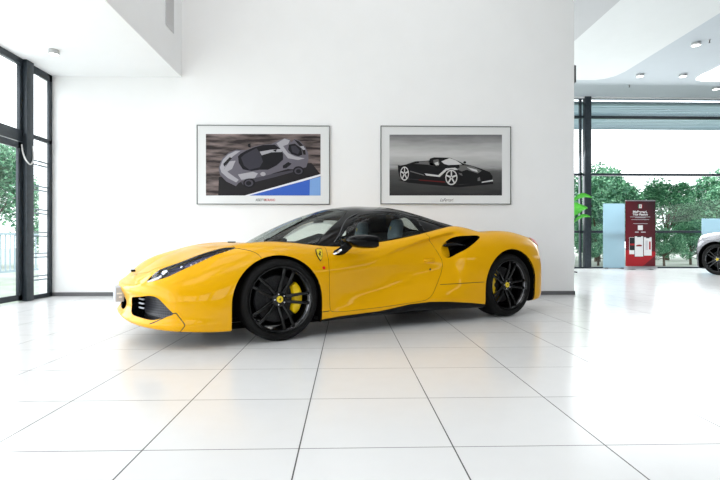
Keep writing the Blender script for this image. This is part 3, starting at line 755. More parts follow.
def copy_tree(o, parent=None, swap=None):
    c = o.copy(); COL.objects.link(c); c.parent = parent
    if swap and c.data and c.data.materials and c.data.materials[0] == swap[0]:
        c.data = c.data.copy(); c.data.materials[0] = swap[1]
    for ch in o.children: copy_tree(ch, c, swap)
    return c
car2 = copy_tree(car, None, (M['yellow'], M['paint_black']))
S2 = 1.15; hub = Vector((9.37, 11.94, 0)); h2 = math.radians(-75)
fw_ = Vector((math.cos(h2), math.sin(h2), 0)); lf_ = Vector((-math.sin(h2), math.cos(h2), 0))
loc2 = hub-(fw_*-2.65-lf_*.95)*S2
for o in car2.children:
    if o.name.startswith('wheel') and not o.name.startswith('wheel_'): continue
    for q in [o]+list(o.children):
        if q.type == 'MESH' and any(v.co.x < -3.1 for v in q.data.vertices):
            q.data = q.data.copy()
            for v in q.data.vertices:
                if v.co.x < -3.1: v.co.x = -3.1+(v.co.x+3.1)*.25
car2.location = loc2; car2.rotation_euler = (0, 0, h2); car2.scale = (S2,)*3
car2['label'] = 'dark silver car cut off by the right edge, beside the red banner'

# ================================================================ room
YAW = .027
def PX(px, py, Y):
    """a point of the plane y=Y that the photo shows at a pixel"""
    a = (px-360)/480; t = math.tan(YAW); k = (a+t)/(1-a*t); X = Y*k
    return (X, Y, .8+(243.5-py)/480*(X*math.sin(YAW)+Y*math.cos(YAW)))
def struct(mb, name, m, **k):
    o = mb.build(name, m, **k); o['kind'] = 'structure'; return o
XL = -4.48; YB = 7.42; YR = 15.2; XR = 14.0; YN = -8.0; ZC = 5.5; XW = 3.553
f = MB(); f.add([(XL,YN,0),(XR,YN,0),(XR,YR,0),(XL,YR,0)], [(0,1,2,3)]); struct(f, 'floor', M['floor'], fix=False)
w = MB(); w.box((XL-.2,YB,0),(XW,YB+.3,7.0)); struct(w, 'wall_back', M['wall'])
b = MB(); b.box((XL,YB-.012,0),(XW+.012,YB,.058)); b.box((XW,YB-.012,0),(XW+.012,YB+.3,.058)); struct(b, 'baseboard_back', M['base'])
# low ceiling over the window bay with its upstand
c = MB(); c.box((XL-.2,YN,3.345),(-2.53,YB,3.40)); c.box((-2.56,YN,3.40),(-2.53,YB,7.0)); struct(c, 'ceiling_low', M['ceil'])
# high ceiling of the right bay
c = MB()
c.prism([(5.27,YN),(7.59,YN),(7.59,12.9),(7.52,13.25),(7.35,13.48),(7.1,13.6),(5.27,13.6)], lambda a, b_, d: (a, b_, d), ZC-.006, ZC-.001, 1)
c.box((3.3,YN,ZC-.006),(5.27,13.6,ZC-.001), 2); c.box((3.3,YN,ZC),(XR,YR+.3,ZC+.05))
struct(c, 'ceiling_right', [M['ceilgrey'], wall_mat('white_ceiling_panel', (.74, .75, .75)), wall_mat('light_grey_ceiling_paint', (.52, .52, .53))])
# recessed illuminated panel at far right
def slab(name, pts, z0, z1, m, **k):
    mb = MB(); mb.prism(pts, lambda a, b_, d: (a, b_, d), z0, z1); return mb.build(name, m, **k)
# side and rear walls of the hall (out of the picture, they close the room)
w = MB(); w.box((XL,YN-.2,0),(XR,YN,1.0)); w.box((XL,YN-.2,3.6),(XR,YN,7)); 
for k in range(8): w.box((XL+k*2.55,YN-.2,1.0),(XL+k*2.55+.5,YN,3.6))
struct(w, 'wall_rear', M['backwall'])
w = MB(); w.box((XR,YN,0),(XR+.2,YR,1.7)); w.box((XR,YN,2.5),(XR+.2,YR,ZC)); w.box((XR,YN,1.7),(XR+.2,-5.0,2.5)); w.box((XR,-1.5,1.7),(XR+.2,8,2.5)); w.box((XR,14.5,1.7),(XR+.2,YR,2.5))
struct(w, 'wall_right', wall_mat('dark_side_wall', (.10, .10, .105)))
w = MB(); w.box((XL-.2,YN,6.9),(3.4,YB,7.0)); w.box((3.3,YN,ZC),(3.36,YB,7.0)); struct(w, 'ceiling_high', M['ceil'])

# ---- left window wall (plane x = XL)
def leftwin():
    wn = MB(); ys = [YN, -5.0, -2.0, 1.0, 3.9]
    for y in ys: wn.box((XL-.05,y,0),(XL+.01,y+.08,3.345))
    wn.box((XL-.04,YN,3.25),(XL+.01,6.75,3.345)); wn.box((XL-.04,YN,0),(XL+.01,3.9,.06)); wn.box((XL-.04,YN,2.20),(XL+.01,6.75,2.36)); wn.box((XL-.04,5.20,0),(XL+.01,5.27,3.345)); wn.box((XL-.04,6.69,2.36),(XL+.005,6.75,3.345))
    o = struct(wn, 'window_1', M['frame'], bevel=.004)
    g = MB(); g.add([(XL-.03,YN,.05),(XL-.03,6.75,.05),(XL-.03,6.75,3.25),(XL-.03,YN,3.25)], [(0,1,2,3)]); g.build('window_glass', M['winglass'], o)
    d = MB(); d.box((XL-.03,5.28,.02),(XL+.005,5.35,2.19)); d.box((XL-.03,6.66,.02),(XL+.005,6.745,2.19)); d.box((XL-.03,5.28,2.10),(XL+.005,6.745,2.19)); d.box((XL-.03,5.28,.02),(XL+.005,6.745,.10))
    do = struct(d, 'door_1', M['frame'], bevel=.004)
    cm = MB(); cm.box((XL-.06,6.75,0),(XL+.06,6.90,3.345)); struct(cm, 'trim_1', M['frame'], bevel=.004)
    n = MB(); a, b_ = 6.90, YB
    n.box((XL-.03,a,0),(XL+.005,a+.03,3.345)); n.box((XL-.03,b_-.08,0),(XL+.005,b_-.005,3.345)); n.box((XL-.03,a,3.24),(XL+.005,b_-.005,3.345)); n.box((XL-.03,a,0),(XL+.005,b_-.005,.06)); n.box((XL-.03,a,2.30),(XL+.005,b_-.005,2.36))
    o2 = struct(n, 'window_2', M['frame'], bevel=.004)
    g = MB(); g.add([(XL-.03,a,.05),(XL-.03,b_-.05,.05),(XL-.03,b_-.05,3.25),(XL-.03,a,3.25)], [(0,1,2,3)]); g.build('window_glass', M['winglass'], o2)
    for z in (1.976, 1.61, 1.27, .94, .63, .30):
        for dz in (.018, -.04):
            s = MB(); s.box((XL-.045,a+.03,z+dz),(XL-.03,b_-.08,z+dz+.018)); s.build('glazing_bar', M['louvre'], o2)
M['louvre'] = mat('grey_blue_bar', (.42, .50, .56), .4, metal=.2)
leftwin()
# white loop cable on the column
lp = MB(); P = chain([(-4.47,6.72,2.16),(-4.45,6.715,2.05),(-4.42,6.73,1.95),(-4.405,6.80,1.90),(-4.405,6.86,1.96),(-4.41,6.875,2.05),(-4.42,6.87,2.17)], 5)
lp.tube(P, .010, 8)
lpo = lp.build('door_cable', M['white'], smooth=True); tag(lpo, 'thin white loop of cable hanging on the dark window column', 'cable')
# ---- far window
def farwin():
    fr = MB(); Y0, Y1 = YR, YR+.10
    def hbar(py, h, y0=Y0, y1=Y1):
        z = .8+(243.5-py)/480*15.38; fr.box((3.5,y0,z-h/2),(XR,y1,z+h/2))
    for py in (231.7, 174.3, 116.6): hbar(py, .075)
    fr.box((3.5,Y0,5.47),(XR,Y1,5.5)); fr.box((3.5,Y0,0),(XR,Y1,.05))
    for a, b_ in ((7.60,7.80),(7.47,7.53),(12.9,13.1)): fr.box((a,Y0-.08 if b_-a > .1 else Y0,0),(b_,Y1,5.5))
    fr.box((5.6,Y0,0),(5.7,Y1,5.5))
    o = struct(fr, 'window_3', M['frame'], bevel=.004)
    g = MB(); g.add([(3.5,YR+.05,.03),(XR,YR+.05,.03),(XR,YR+.05,5.45),(3.5,YR+.05,5.45)], [(0,1,2,3)]); g.build('window_glass', M['winglass'], o)
    st = MB(); st.box((3.5,YR-.04,5.455),(XR,YR-.001,5.5)); struct(st, 'trim_2', M['white'])
    # outdoor louvred canopy above the glass
    cn = MB()
    for k in range(14):
        y = YR+.35+k*.22; cn.box((3.0,y,5.42),(XR+3,y+.13,5.46))
    cn.box((3.0,YR+.2,5.33),(XR+3,YR+.35,5.42)); cn.box((3.0,YR+1.6,5.33),(XR+3,YR+1.68,5.42)); cn.box((3.0,YR+3.4,5.30),(XR+3,YR+3.5,5.52))
    co = cn.build('louvre_canopy', M['louvre2']); tag(co, 'pale blue slatted canopy outside above the far window', 'canopy')
M['louvre2'] = mat('pale_blue_slats', (.36, .46, .51), .5)
farwin()
# ---- vent, spots, sensor
vt = MB(); vt.box((-2.53,6.76,3.86),(-2.522,7.07,5.2)); vo = vt.build('wall_vent', M['ventgrey'] if 'ventgrey' in M else M.setdefault('ventgrey', mat('vent_grey', (.60, .60, .61), .6)))
sl = MB()
for k in range(40): sl.box((-2.5215,6.775,3.88+k*.033),(-2.519,7.055,3.888+k*.033))
sl.build('vent_slats', M['ventgrey'], vo); tag(vo, 'grey ventilation grille on the upstand at the top left', 'vent')
def spot(name, px, py, z, r, label, group=None, tilt=0):
    Zc = (z-.8)*480/(243.5-py); Xc = (px-360)/480*Zc
    X = Xc*math.cos(YAW)+Zc*math.sin(YAW); Y = -Xc*math.sin(YAW)+Zc*math.cos(YAW)
    o = empty(name, (X, Y, z), tilt, label=label, cat='ceiling light', group=group)
    b_ = MB(); b_.lathe([(r*.99, -.001), (r, -.01), (r, -.05), (r*.93, -.06)], 24, axis='z'); b_.lathe([(r*1.0,-.001),(.001,-.001)], 24, axis='z'); b_.build('housing', M['spotmetal'], o, smooth=True, ang=40)
    d = MB(); d.lathe([(r*.93, -.056), (.001, -.058)], 24, axis='z'); d.build('diffuser', M['spotlight'], o)
    return o
M['spotmetal'] = mat('brushed_grey', (.5, .5, .5), .35, metal=.8)
M['spotlight'] = mat('lamp_glow', (1, 1, 1), .4, emit=(1, .98, .94), es=3)
spot('ceiling_spot', 54, 50.0, 3.345, .062, 'small round ceiling spot under the low ceiling by the left windows')
for px, py, lb in ((696,43,'round ceiling spot nearest the top right corner'), (640,74.5,'round ceiling spot left of the others, above the red banner'), (683,74.5,'round ceiling spot beside the white recessed panel, middle of the row'), (716,87.5,'round ceiling spot lowest and farthest right, under the white recessed panel')):
    spot('ceiling_spot', px, py, ZC, .10, lb, 'ceiling spots of the right bay')
for px, py, lb in ((709.5,40,'tiny sprinkler head on the grey ceiling near the top right spot'), (629.5,85,'tiny sprinkler head on the grey ceiling near the far window')):
    Zc = (ZC-.8)*480/(243.5-py); Xc = (px-360)/480*Zc
    x_, y_ = Xc*math.cos(YAW)+Zc*math.sin(YAW), -Xc*math.sin(YAW)+Zc*math.cos(YAW)
    o = empty('ceiling_sprinkler', (x_, y_, ZC), label=lb, cat='ceiling sprinkler', group='ceiling sprinklers')
    m_ = MB(); m_.lathe([(.001, -.001), (.03, -.002), (.03, -.01), (.012, -.015)], 12, axis='z'); m_.build('collar', M['spotmetal'], o, smooth=True)
    m_ = MB(); m_.lathe([(.012, -.012), (.012, -.06), (.025, -.065), (.001, -.07)], 12, axis='z'); m_.build('head', M['base'], o, smooth=True)
s = MB(); s.box((XW,7.44,3.33),(XW+.045,7.62,3.60)); so = s.build('wall_sensor', M['base'], bevel=.008); tag(so, 'small dark box mounted high on the end of the white wall', 'sensor')
# white recessed light panel, far right of the ceiling
lpn = slab('ceiling_light_panel', [(9.85,8.0),(9.85,13.1),(9.90,13.35),(10.02,13.52),(10.25,13.6),(13.8,13.6),(13.8,8.0)], ZC-.012, ZC-.001, mat('light_panel', (1, 1, 1), .5, emit=(1, 1, 1), es=1.0))
tag(lpn, 'white illuminated ceiling panel with a rounded tip at the right edge', 'ceiling light')

# ---- pictures
def poly_art(mb, pts, px0, py0, sc, Y, d, m):
    v = [PX(px0+a/sc, py0+b_/sc, YB) for a, b_ in pts]; v = [(x, Y-d, z) for x, y, z in v]; mb.add(v, [tuple(range(len(v)))], m)
def ell(cx, cy, rx, ry, n=20): return [(cx+rx*math.cos(2*math.pi*k/n), cy+ry*math.sin(2*math.pi*k/n)) for k in range(n)]
def text_mesh(body, size, m, parent, origin, xs=1.0, shear=0, bold=0, name='lettering', align='CENTER'):
    cu = bpy.data.curves.new('t', 'FONT'); cu.body = body; cu.size = size; cu.align_x = align; cu.align_y = 'CENTER'; cu.shear = shear; cu.offset = bold; cu.extrude = .0004
    to = bpy.data.objects.new('t', cu); COL.objects.link(to); bpy.context.view_layer.update()
    dg = bpy.context.evaluated_depsgraph_get(); me = bpy.data.meshes.new_from_object(to.evaluated_get(dg)); bpy.data.objects.remove(to)
    for v in me.vertices: x, y, z = v.co; v.co = (origin[0]+x*xs, origin[1]-z, origin[2]+y)
    me.materials.clear(); me.materials.append(m)
    return link(bpy.data.objects.new(name, me), parent)
def frame_pic(name, x0, y0, x1, y1, px, label):
    A = PX(x0, y0, YB); B = PX(x1, y1, YB); dep = .032; wd = .012
    o = MB(); xa, za, xb, zb = A[0], A[2], B[0], B[2]
    for q in (((xa,za),(xb,za-wd)), ((xa,zb+wd),(xb,zb)), ((xa,zb),(xa+wd,za)), ((xb-wd,zb),(xb,za))):
        o.box((q[0][0],YB-dep,q[0][1]),(q[1][0],YB-.0005,q[1][1]))
    root = o.build(name, M['picframe'], bevel=.002)
    mt = MB(); mt.box((xa+wd*.5,YB-dep*.72,zb+wd*.5),(xb-wd*.5,YB-.0005,za-wd*.5)); mt.build('mat_board', M['matboard'], root)
    tag(root, label, 'picture'); return root, YB-dep*.72
M['picframe'] = mat('dark_silver_frame', (.13, .135, .13), .3, metal=.6)
M['matboard'] = mat('white_mat_board', (.72, .73, .73), .22, spec=.6)
def fm(n, c, r=.4): return mat('print_'+n, c, r, spec=.15)
asph = noise_mix(mat('print_asphalt', (.1, .09, .09), .4, spec=.15), (.03, .024, .024), (.27, .21, .20), 2.6, 10, .38, .72, stretch=((1, 1, 7), (0, .45, 0)))
# left picture
pl_, Yp = frame_pic('framed_picture', 197.2, 125.2, 329.8, 204.8, 0, 'framed picture of a silver sports car from above on asphalt with a blue corner')
pm = [asph, fm('shadow', (.018, .016, .018)), fm('blue', (.045, .12, .50)), fm('lightblue', (.20, .36, .68)), fm('line', (.75, .75, .8)), fm('silver', (.13, .12, .145)), fm('bright', (.36, .35, .38)), fm('cabin', (.012, .011, .014)), fm('glass', (.04, .038, .05)), fm('mid', (.06, .055, .07))]
art = MB(); A = lambda pts, lay, m: poly_art(art, pts, 205, 130, 6, Yp, .0006+.0006*lay, m)
A([(8,26),(694,26),(694,394),(8,394)], 0, 0)
A([(8,150),(85,120),(180,60),(300,26),(8,26)], 1, 0)
A([(85,285),(82,394),(262,394),(600,290),(694,268),(640,200),(400,200)], 1, 1)
A([(240,394),(300,394),(694,277),(694,266)], 2, 4); A([(268,394),(694,280),(694,394)], 3, 2); A([(628,394),(630,298),(694,281),(694,394)], 4, 3)
A([(84,235),(90,208),(108,170),(145,138),(190,120),(250,122),(300,100),(350,90),(400,86),(440,66),(480,52),(510,58),(518,78),(540,55),(570,68),(600,100),(620,140),(622,182),(608,225),(560,240),(500,235),(420,258),(335,290),(250,300),(205,318),(188,338),(130,310),(94,272)], 5, 5)
A([(92,225),(110,180),(140,150),(185,128),(215,128),(170,160),(140,190),(118,235),(150,262),(205,300),(190,316),(140,290),(100,255)], 6, 6)
A([(112,205),(150,165),(165,170),(135,205),(118,222)], 7, 1)
A([(120,232),(150,190),(186,186),(165,235),(125,258)], 7, 6)
A([(200,268),(290,252),(320,262),(300,290),(220,300)], 7, 6)
A([(215,310),(300,290),(420,262),(540,240),(600,225),(560,246),(430,282),(310,312),(230,330)], 6, 9)
A([(200,160),(215,145),(250,125),(300,105),(350,92),(420,90),(455,115),(470,145),(470,180),(430,215),(380,240),(330,240),(280,248),(230,238),(205,200)], 7, 7)
A([(218,168),(240,148),(312,110),(336,150),(350,192),(330,226),(268,240),(236,215)], 8, 8)
A([(330,132),(400,120),(458,116),(464,134),(400,136),(342,154)], 9, 6)
A([(408,124),(432,118),(428,134)], 10, 7)
A([(350,240),(380,242),(440,215),(474,182),(520,178),(610,176),(612,195),(540,205),(440,250),(370,262)], 8, 5)
A([(430,82),(478,54),(510,64),(500,88),(470,98),(500,140),(540,160),(600,172),(560,182),(500,172),(466,130)], 9, 6)
A([(505,90),(540,84),(578,112),(586,150),(560,160),(520,146),(500,120)], 10, 7); A([(516,98),(545,96),(570,125),(560,148),(525,135)], 11, 8)
A([(535,58),(565,70),(598,102),(606,150),(592,150),(580,110),(555,82)], 10, 1); A([(570,100),(592,98),(604,120),(590,122)], 11, 6)
A([(468,216),(500,194),(522,204),(490,230),(470,232)], 10, 7)
A(ell(268,320,36,30), 7, 7); A(ell(266,320,26,21), 8, 9); A(ell(264,321,16,13), 9, 7)
A(ell(562,247,34,28), 7, 7); A(ell(562,248,25,20), 8, 9); A(ell(562,249,15,12), 9, 7)
A(ell(350,266,16,12), 9, 6); A([(258,88),(275,82),(276,108),(262,104)], 7, 7)
art.build('print', pm, pl_, fix=False)
cz = PX(264, 200.2, YB); text_mesh('ASSETTO', .052, mat('ink_dark', (.06, .08, .07), .5), pl_, (PX(256,200,YB)[0]+.0, Yp-.001, cz[2]), xs=.72, bold=.001, align='LEFT')
text_mesh('FIORANO', .052, mat('ink_red', (.45, .03, .03), .5), pl_, (PX(264.6,200,YB)[0], Yp-.001, cz[2]), xs=.72, bold=.001, align='LEFT')
# right picture
pr_, Yp = frame_pic('framed_picture', 380.4, 126, 510.4, 204.6, 0, 'framed black and white picture of a dark sports car seen from the side')
def ramp_mat():
    m = mat('print_misty_sky', (.3, .3, .3), .4, spec=.15); nt = m.node_tree; N = nt.nodes; b_ = N['Principled BSDF']; L = nt.links.new
    tc = N.new('ShaderNodeTexCoord'); sp = N.new('ShaderNodeSeparateXYZ'); mr = N.new('ShaderNodeMapRange'); cr = N.new('ShaderNodeValToRGB'); nz = N.new('ShaderNodeTexNoise'); mp = N.new('ShaderNodeMapping'); ad = N.new('ShaderNodeMath')
    mr.inputs[1].default_value = PX(440,195.6,YB)[2]; mr.inputs[2].default_value = PX(440,134.8,YB)[2]
    mp.inputs['Scale'].default_value = (1, 1, 6); mp.inputs['Rotation'].default_value = (0, .12, 0); nz.inputs['Scale'].default_value = 2.5; nz.inputs['Detail'].default_value = 5
    L(tc.outputs['Object'], sp.inputs[0]); L(sp.outputs['Z'], mr.inputs[0]); L(tc.outputs['Object'], mp.inputs[0]); L(mp.outputs[0], nz.inputs['Vector'])
    ma = N.new('ShaderNodeMath'); ma.operation = 'MULTIPLY_ADD'; ma.inputs[1].default_value = .22; ma.inputs[2].default_value = -.11; L(nz.outputs['Fac'], ma.inputs[0])
    L(mr.outputs[0], ad.inputs[0]); L(ma.outputs[0], ad.inputs[1]); L(ad.outputs[0], cr.inputs['Fac'])
    E = cr.color_ramp.elements; E[0].position = 0; E[0].color = (.03, .03, .031, 1); E[1].position = 1; E[1].color = (.16, .16, .165, 1)
    for p, c_ in ((.30, .07), (.40, .10), (.48, .34), (.66, .52), (.84, .34)):
        e = E.new(p); e.color = (c_, c_, c_, 1)
    L(cr.outputs[0], b_.inputs['Base Color']); return m
pm = [ramp_mat(), fm('black', (.008, .008, .009)), fm('grey', (.12, .12, .12)), fm('light', (.55, .55, .55)), fm('darkred', (.10, .01, .01)), fm('sky', (.38, .38, .38))]
art = MB(); A = lambda pts, lay, m: poly_art(art, pts, 388, 130, 6, Yp, .0006+.0006*lay, m)
A([(8,30),(681,30),(681,394),(8,394)], 0, 0)
A([(60,300),(130,296),(340,315),(430,330),(625,312),(630,325),(420,345),(120,318)], 1, 1)
A([(58,212),(74,215),(108,208),(160,190),(245,185),(252,172),(275,166),(370,168),(420,188),(455,205),(500,215),(560,235),(608,255),(625,280),(622,306),(540,322),(420,328),(340,312),(200,300),(130,295),(70,285),(60,250)], 2, 1)
A([(318,190),(368,170),(408,185),(442,208),(360,212),(335,205)], 3, 3); A([(270,182),(300,176),(308,205),(290,215),(272,200)], 3, 2); A([(275,200),(298,192),(304,212),(285,214)], 4, 3)
A([(150,193),(240,188),(252,215),(300,222),(240,210),(160,204)], 3, 2); A([(152,192),(180,188),(186,200),(160,203)], 4, 1)
A([(218,262),(300,272),(345,232),(400,228),(425,240),(350,244),(308,283),(228,274)], 3, 3); A([(130,245),(210,268),(218,276),(132,252)], 3, 2)
A([(425,212),(500,216),(560,246),(536,262),(488,246),(428,226)], 3, 2); A([(470,224),(530,240),(536,254),(500,244)], 4, 3); A([(430,225),(470,240),(440,250),(410,236)], 4, 2)
A([(180,298),(340,310),(340,317),(188,304)], 3, 4); A([(420,258),(440,262),(446,276),(430,272)], 3, 2); A([(535,290),(548,283),(552,305),(535,308)], 3, 2); A([(560,312),(625,300),(628,308),(560,318)], 3, 3)
A(ell(458,196,9,7), 3, 1)
for cx_, cy_, rx, ry in ((98,263,26,42), (378,286,36,46)):
    A(ell(cx_,cy_,rx*1.1,ry*1.08,24), 4, 1); A(ell(cx_,cy_,rx,ry,24), 5, 3); A(ell(cx_,cy_,rx*.84,ry*.84,24), 6, 1)
    for k in range(5):
        a = math.radians(90+72*k); ca, sa = math.cos(a), math.sin(a)
        A([(cx_+rx*(.1*ca-.12*sa), cy_-ry*(.1*sa+.12*ca)), (cx_+rx*(.88*ca-.10*sa), cy_-ry*(.88*sa+.10*ca)), (cx_+rx*(.88*ca+.10*sa), cy_-ry*(.88*sa-.10*ca)), (cx_+rx*(.1*ca+.12*sa), cy_-ry*(.1*sa-.12*ca))], 7, 3)
art.build('print', pm, pr_, fix=False)
cz = PX(446, 200.2, YB); text_mesh('LaFerrari', .07, mat('ink_black', (.04, .04, .04), .5), pr_, (cz[0], Yp-.001, cz[2]), xs=.78, shear=.5, bold=0)

# ---- banner
def banner():
    Yq = 14.55; A_ = PX(625.6, 200.5, Yq); B_ = PX(655.4, 268.6, Yq); xa, za, xb, zb = A_[0], A_[2], B_[0], .10
    root = empty('roll_up_banner', ((xa+xb)/2, Yq, 0), label='dark red roll-up banner with three phone pictures before the far window', cat='banner')
    inv_ = lambda p: (p[0]-(xa+xb)/2, p[1]-Yq, p[2])
    sh = MB(); sh.box(inv_((xa,Yq,zb)), inv_((xb,Yq+.008,za)))
    grad = mat('banner_red', (.2, .01, .02), .5); nt = grad.node_tree; N = nt.nodes; L = nt.links.new
    tc = N.new('ShaderNodeTexCoord'); gx = N.new('ShaderNodeSeparateXYZ'); mm = N.new('ShaderNodeMath'); mm.operation = 'MULTIPLY_ADD'; mm.inputs[1].default_value = .75
    m2 = N.new('ShaderNodeMath'); m2.operation = 'MULTIPLY'; m2.inputs[1].default_value = .35; cr = N.new('ShaderNodeValToRGB')
    L(tc.outputs['Object'], gx.inputs[0]); L(gx.outputs['Z'], m2.inputs[0]); L(gx.outputs['X'], mm.inputs[0]); L(m2.outputs[0], mm.inputs[2]); L(mm.outputs[0], cr.inputs[0])
    E = cr.color_ramp.elements; E[0].position = .05; E[0].color = (.16, .006, .014, 1); E[1].position = 1; E[1].color = (.035, .008, .012, 1); L(cr.outputs[0], N['Principled BSDF'].inputs[0])
    sheet = sh.build('sheet', grad, root)
    z0 = lambda py: PX(640, py, Yq)[2]; x0 = lambda px: PX(px, 240, Yq)[0]-(xa+xb)/2
    red = mat('bright_red', (.42, .012, .018), .5); wh = mat('banner_white', (.85, .85, .85), .5); dk = mat('banner_dark', (.015, .015, .02), .5); sv = mat('banner_silver', (.5, .5, .52), .3, metal=.7); gr = mat('banner_grey', (.55, .55, .58), .5)
    def flat(pts, d, m, nm, par=sheet):
        mb = MB(); mb.add([(x0(a), -.001*d, z0(b_)) for a, b_ in pts], [tuple(range(len(pts)))]); return mb.build(nm, m, par, fix=False)
    rect = lambda a, b_, c_, d_: [(a,b_),(c_,b_),(c_,d_),(a,d_)]
    flat([(625.7,250),(625.7,267.6),(641,267.6),(655.3,255.5),(655.3,252)], 1, red, 'red_wedge'); flat([(625.7,251),(655.3,251.5),(655.3,255.5),(641,267.6),(625.7,267.6)], 1.5, red, 'red_wedge')
    flat(rect(638.2,204.4,642.4,208.2), 2, wh, 'logo_tile'); flat(rect(638.2,204.4,639.0,208.2), 3, mat('logo_green', (.02,.25,.1), .5), 'logo_stripe'); flat(rect(641.7,204.4,642.4,208.2), 3, red, 'logo_stripe'); flat([(640.3-a*.7, 206.3-b_*1.3) for a, b_ in HORSE], 3, dk, 'logo_horse')
    zz = lambda py: z0(py)
    text_mesh('MyFerrari,', .095, wh, sheet, (x0(640.0), -.003, zz(211.9)), xs=1.12, bold=.003, name='title_line')
    text_mesh('Your Passion', .090, wh, sheet, (x0(640.2), -.003, zz(214.5)), xs=1.0, bold=.003, name='title_line')
    for a, b_, c_ in ((630.2,650.2,216.9), (635,645.5,217.7), (631.3,649,219.6), (633.2,647.6,223.6)): flat(rect(a,c_-.22,b_,c_+.22), 2, gr, 'text_line')
    flat(rect(637.8,225.3,642.8,230.1), 2, wh, 'white_tile')
    for a, b_ in ((635,638.6),(641,645.6)): flat(rect(a,231.6,b_,232.6), 2, gr, 'text_line')
    flat(rect(629.2,237.3,634.8,254.2), 3, wh, 'phone_picture'); flat(rect(629.5,237.6,634.8,250.2), 4, dk, 'phone_screen'); flat(rect(630,243.6,634.8,245.4), 5, red, 'phone_car')
    flat(rect(643.8,237.2,651.6,255.6), 3, wh, 'phone_picture'); flat(rect(649,241.5,650.6,249.5), 4, red, 'phone_text'); flat(rect(645.4,240.5,648,250), 4, mat('pale_grey', (.68,.68,.70), .5), 'phone_text'); flat(rect(646,237.2,649.4,238.2), 5, dk, 'phone_notch')
    flat(rect(634.3,236.0,643.4,256.8), 5, dk, 'phone_picture'); flat(rect(634.7,236.3,643.0,256.5), 6, wh, 'phone_screen'); flat(rect(637,236.3,641,237.1), 7, dk, 'phone_notch')
    flat([(635.8,245.8),(637,244.9),(639.5,244.5),(641.5,244.9),(642,245.8),(641.2,246.4),(636.3,246.4)], 7, mat('dark_red_car', (.25,.01,.01), .5), 'phone_car')
    bs = MB(); bs.box(((xa-xb)/2-.01,-.09,.015),((xb-xa)/2+.01,.09,.10)); bo = bs.build('base', sv, root, bevel=.01)
    for s_ in (-.28, .28):
        ft = MB(); ft.box((s_-.03,-.16,0),(s_+.03,.16,.018)); ft.build('foot', M['base'], bo)
    tp = MB(); tp.box(((xa-xb)/2,-.012,za-.02),((xb-xa)/2,.014,za+.012)); tp.build('top_bar', sv, root)
    po = MB(); po.tube([(0,.03,.08),(0,.03,za)], .012, 8); po.build('pole', sv, root)
banner()
for a, b_, py, lb, Yq in ((603.3,624.8,203.5,'pale blue glass panel standing left of the red banner',15.0), (702,728,218.5,'pale glass panel behind the black car',15.0)):
    A_ = PX(a, py, Yq); B_ = PX(b_, py, Yq); p = MB(); p.box((A_[0],Yq,.03),(B_[0],Yq+.02,A_[2]))
    po = p.build('glass_panel', M['frostg'])
    tag(po, lb, 'panel')
    for q in (A_[0]+.08, B_[0]-.12):
        ft = MB(); ft.box((q,Yq-.08,0),(q+.04,Yq+.1,.04)); ft.build('foot', M['base'], po)

# ---- potted plant behind the wall end
def plant():
    Yq = 13.0; cx = PX(566, 240, Yq)[0]
    root = empty('potted_plant', (cx, Yq, 0), label='green large-leaved plant peeking out behind the white wall end', cat='plant')
    pot = MB(); pot.lathe([(.001,.08),(.20,.08),(.24,.50),(.26,.52),(.24,.53),(.22,.48),(.001,.46)], 32, axis='z'); po = pot.build('pot', M['white'], root, smooth=True)
    for k in range(4):
        a = math.pi/4+k*math.pi/2; c_ = MB(); c_.tube([(.30*math.cos(a),.30*math.sin(a),.022),(.1*math.cos(a),.1*math.sin(a),.06)], .02, 8); c_.build('pot_foot', M['base'], po)
    st = MB(); st.tube([(0,0,.45),(.02,0,1.0),(.0,.02,1.6),(.03,0,2.1)], [.02,.016,.012,.008], 8); st.build('stem', M['stem'], root, smooth=True)
    def leaf(base, tip, w, up=.12):
        b0 = Vector(base); t0 = Vector(tip); d = t0-b0; side = d.cross(Vector((0,0,1))).normalized(); side = (side+Vector((0,0,.9))).normalized(); mb = MB(); R = []
        for i in range(9):
            t = i/8; p = b0+d*t+Vector((0,0,up*math.sin(t*math.pi)))
            wd = w*(.12+math.sin(min(1,t*1.15)*math.pi)**.8*.9) if t < .87 else w*max(.02,(1-t)*3)
            R.append([p-side*wd*.5, p-side*wd*.25-Vector((0,0,.02)), p-Vector((0,0,.035*wd/w)), p+side*wd*.25-Vector((0,0,.02)), p+side*wd*.5])
        mb.loft([[tuple(q) for q in r] for r in R], caps=False, closed=False); o = mb.build('leaf', M['leafplant'], root, smooth=True, fix=False)
        md = o.modifiers.new('t', 'SOLIDIFY'); md.thickness = .003
    def W(px, py, dy=0): q = PX(px, py, Yq); return (q[0]-cx, dy, q[2])
    leaf(W(570,203), W(590,197.5,-.1), .20); leaf(W(569,215), W(589.5,207.5,.1), .17); leaf(W(570,226), W(589.5,216.5,-.05), .18)
    leaf((0,0,1.55), W(580,209,-.35), .45, .1); leaf((0,0,1.3), (-.5,.1,1.5), .3); leaf((0,0,1.6), (-.45,-.2,1.9), .28); leaf((0,0,1.9), (-.3,.3,2.3), .26); leaf((0,0,1.8), (.1,.5,2.1), .26); leaf((0,0,1.1), (-.3,-.4,1.3), .28); leaf((.02,0,2.0), (.1,-.2,2.4), .2)
M['stem'] = mat('green_stem', (.08, .14, .03), .6)
M['leafplant'] = noise_mix(mat('glossy_leaf', (.08, .5, .03), .35), (.05, .42, .02), (.12, .62, .05), 5)
plant()

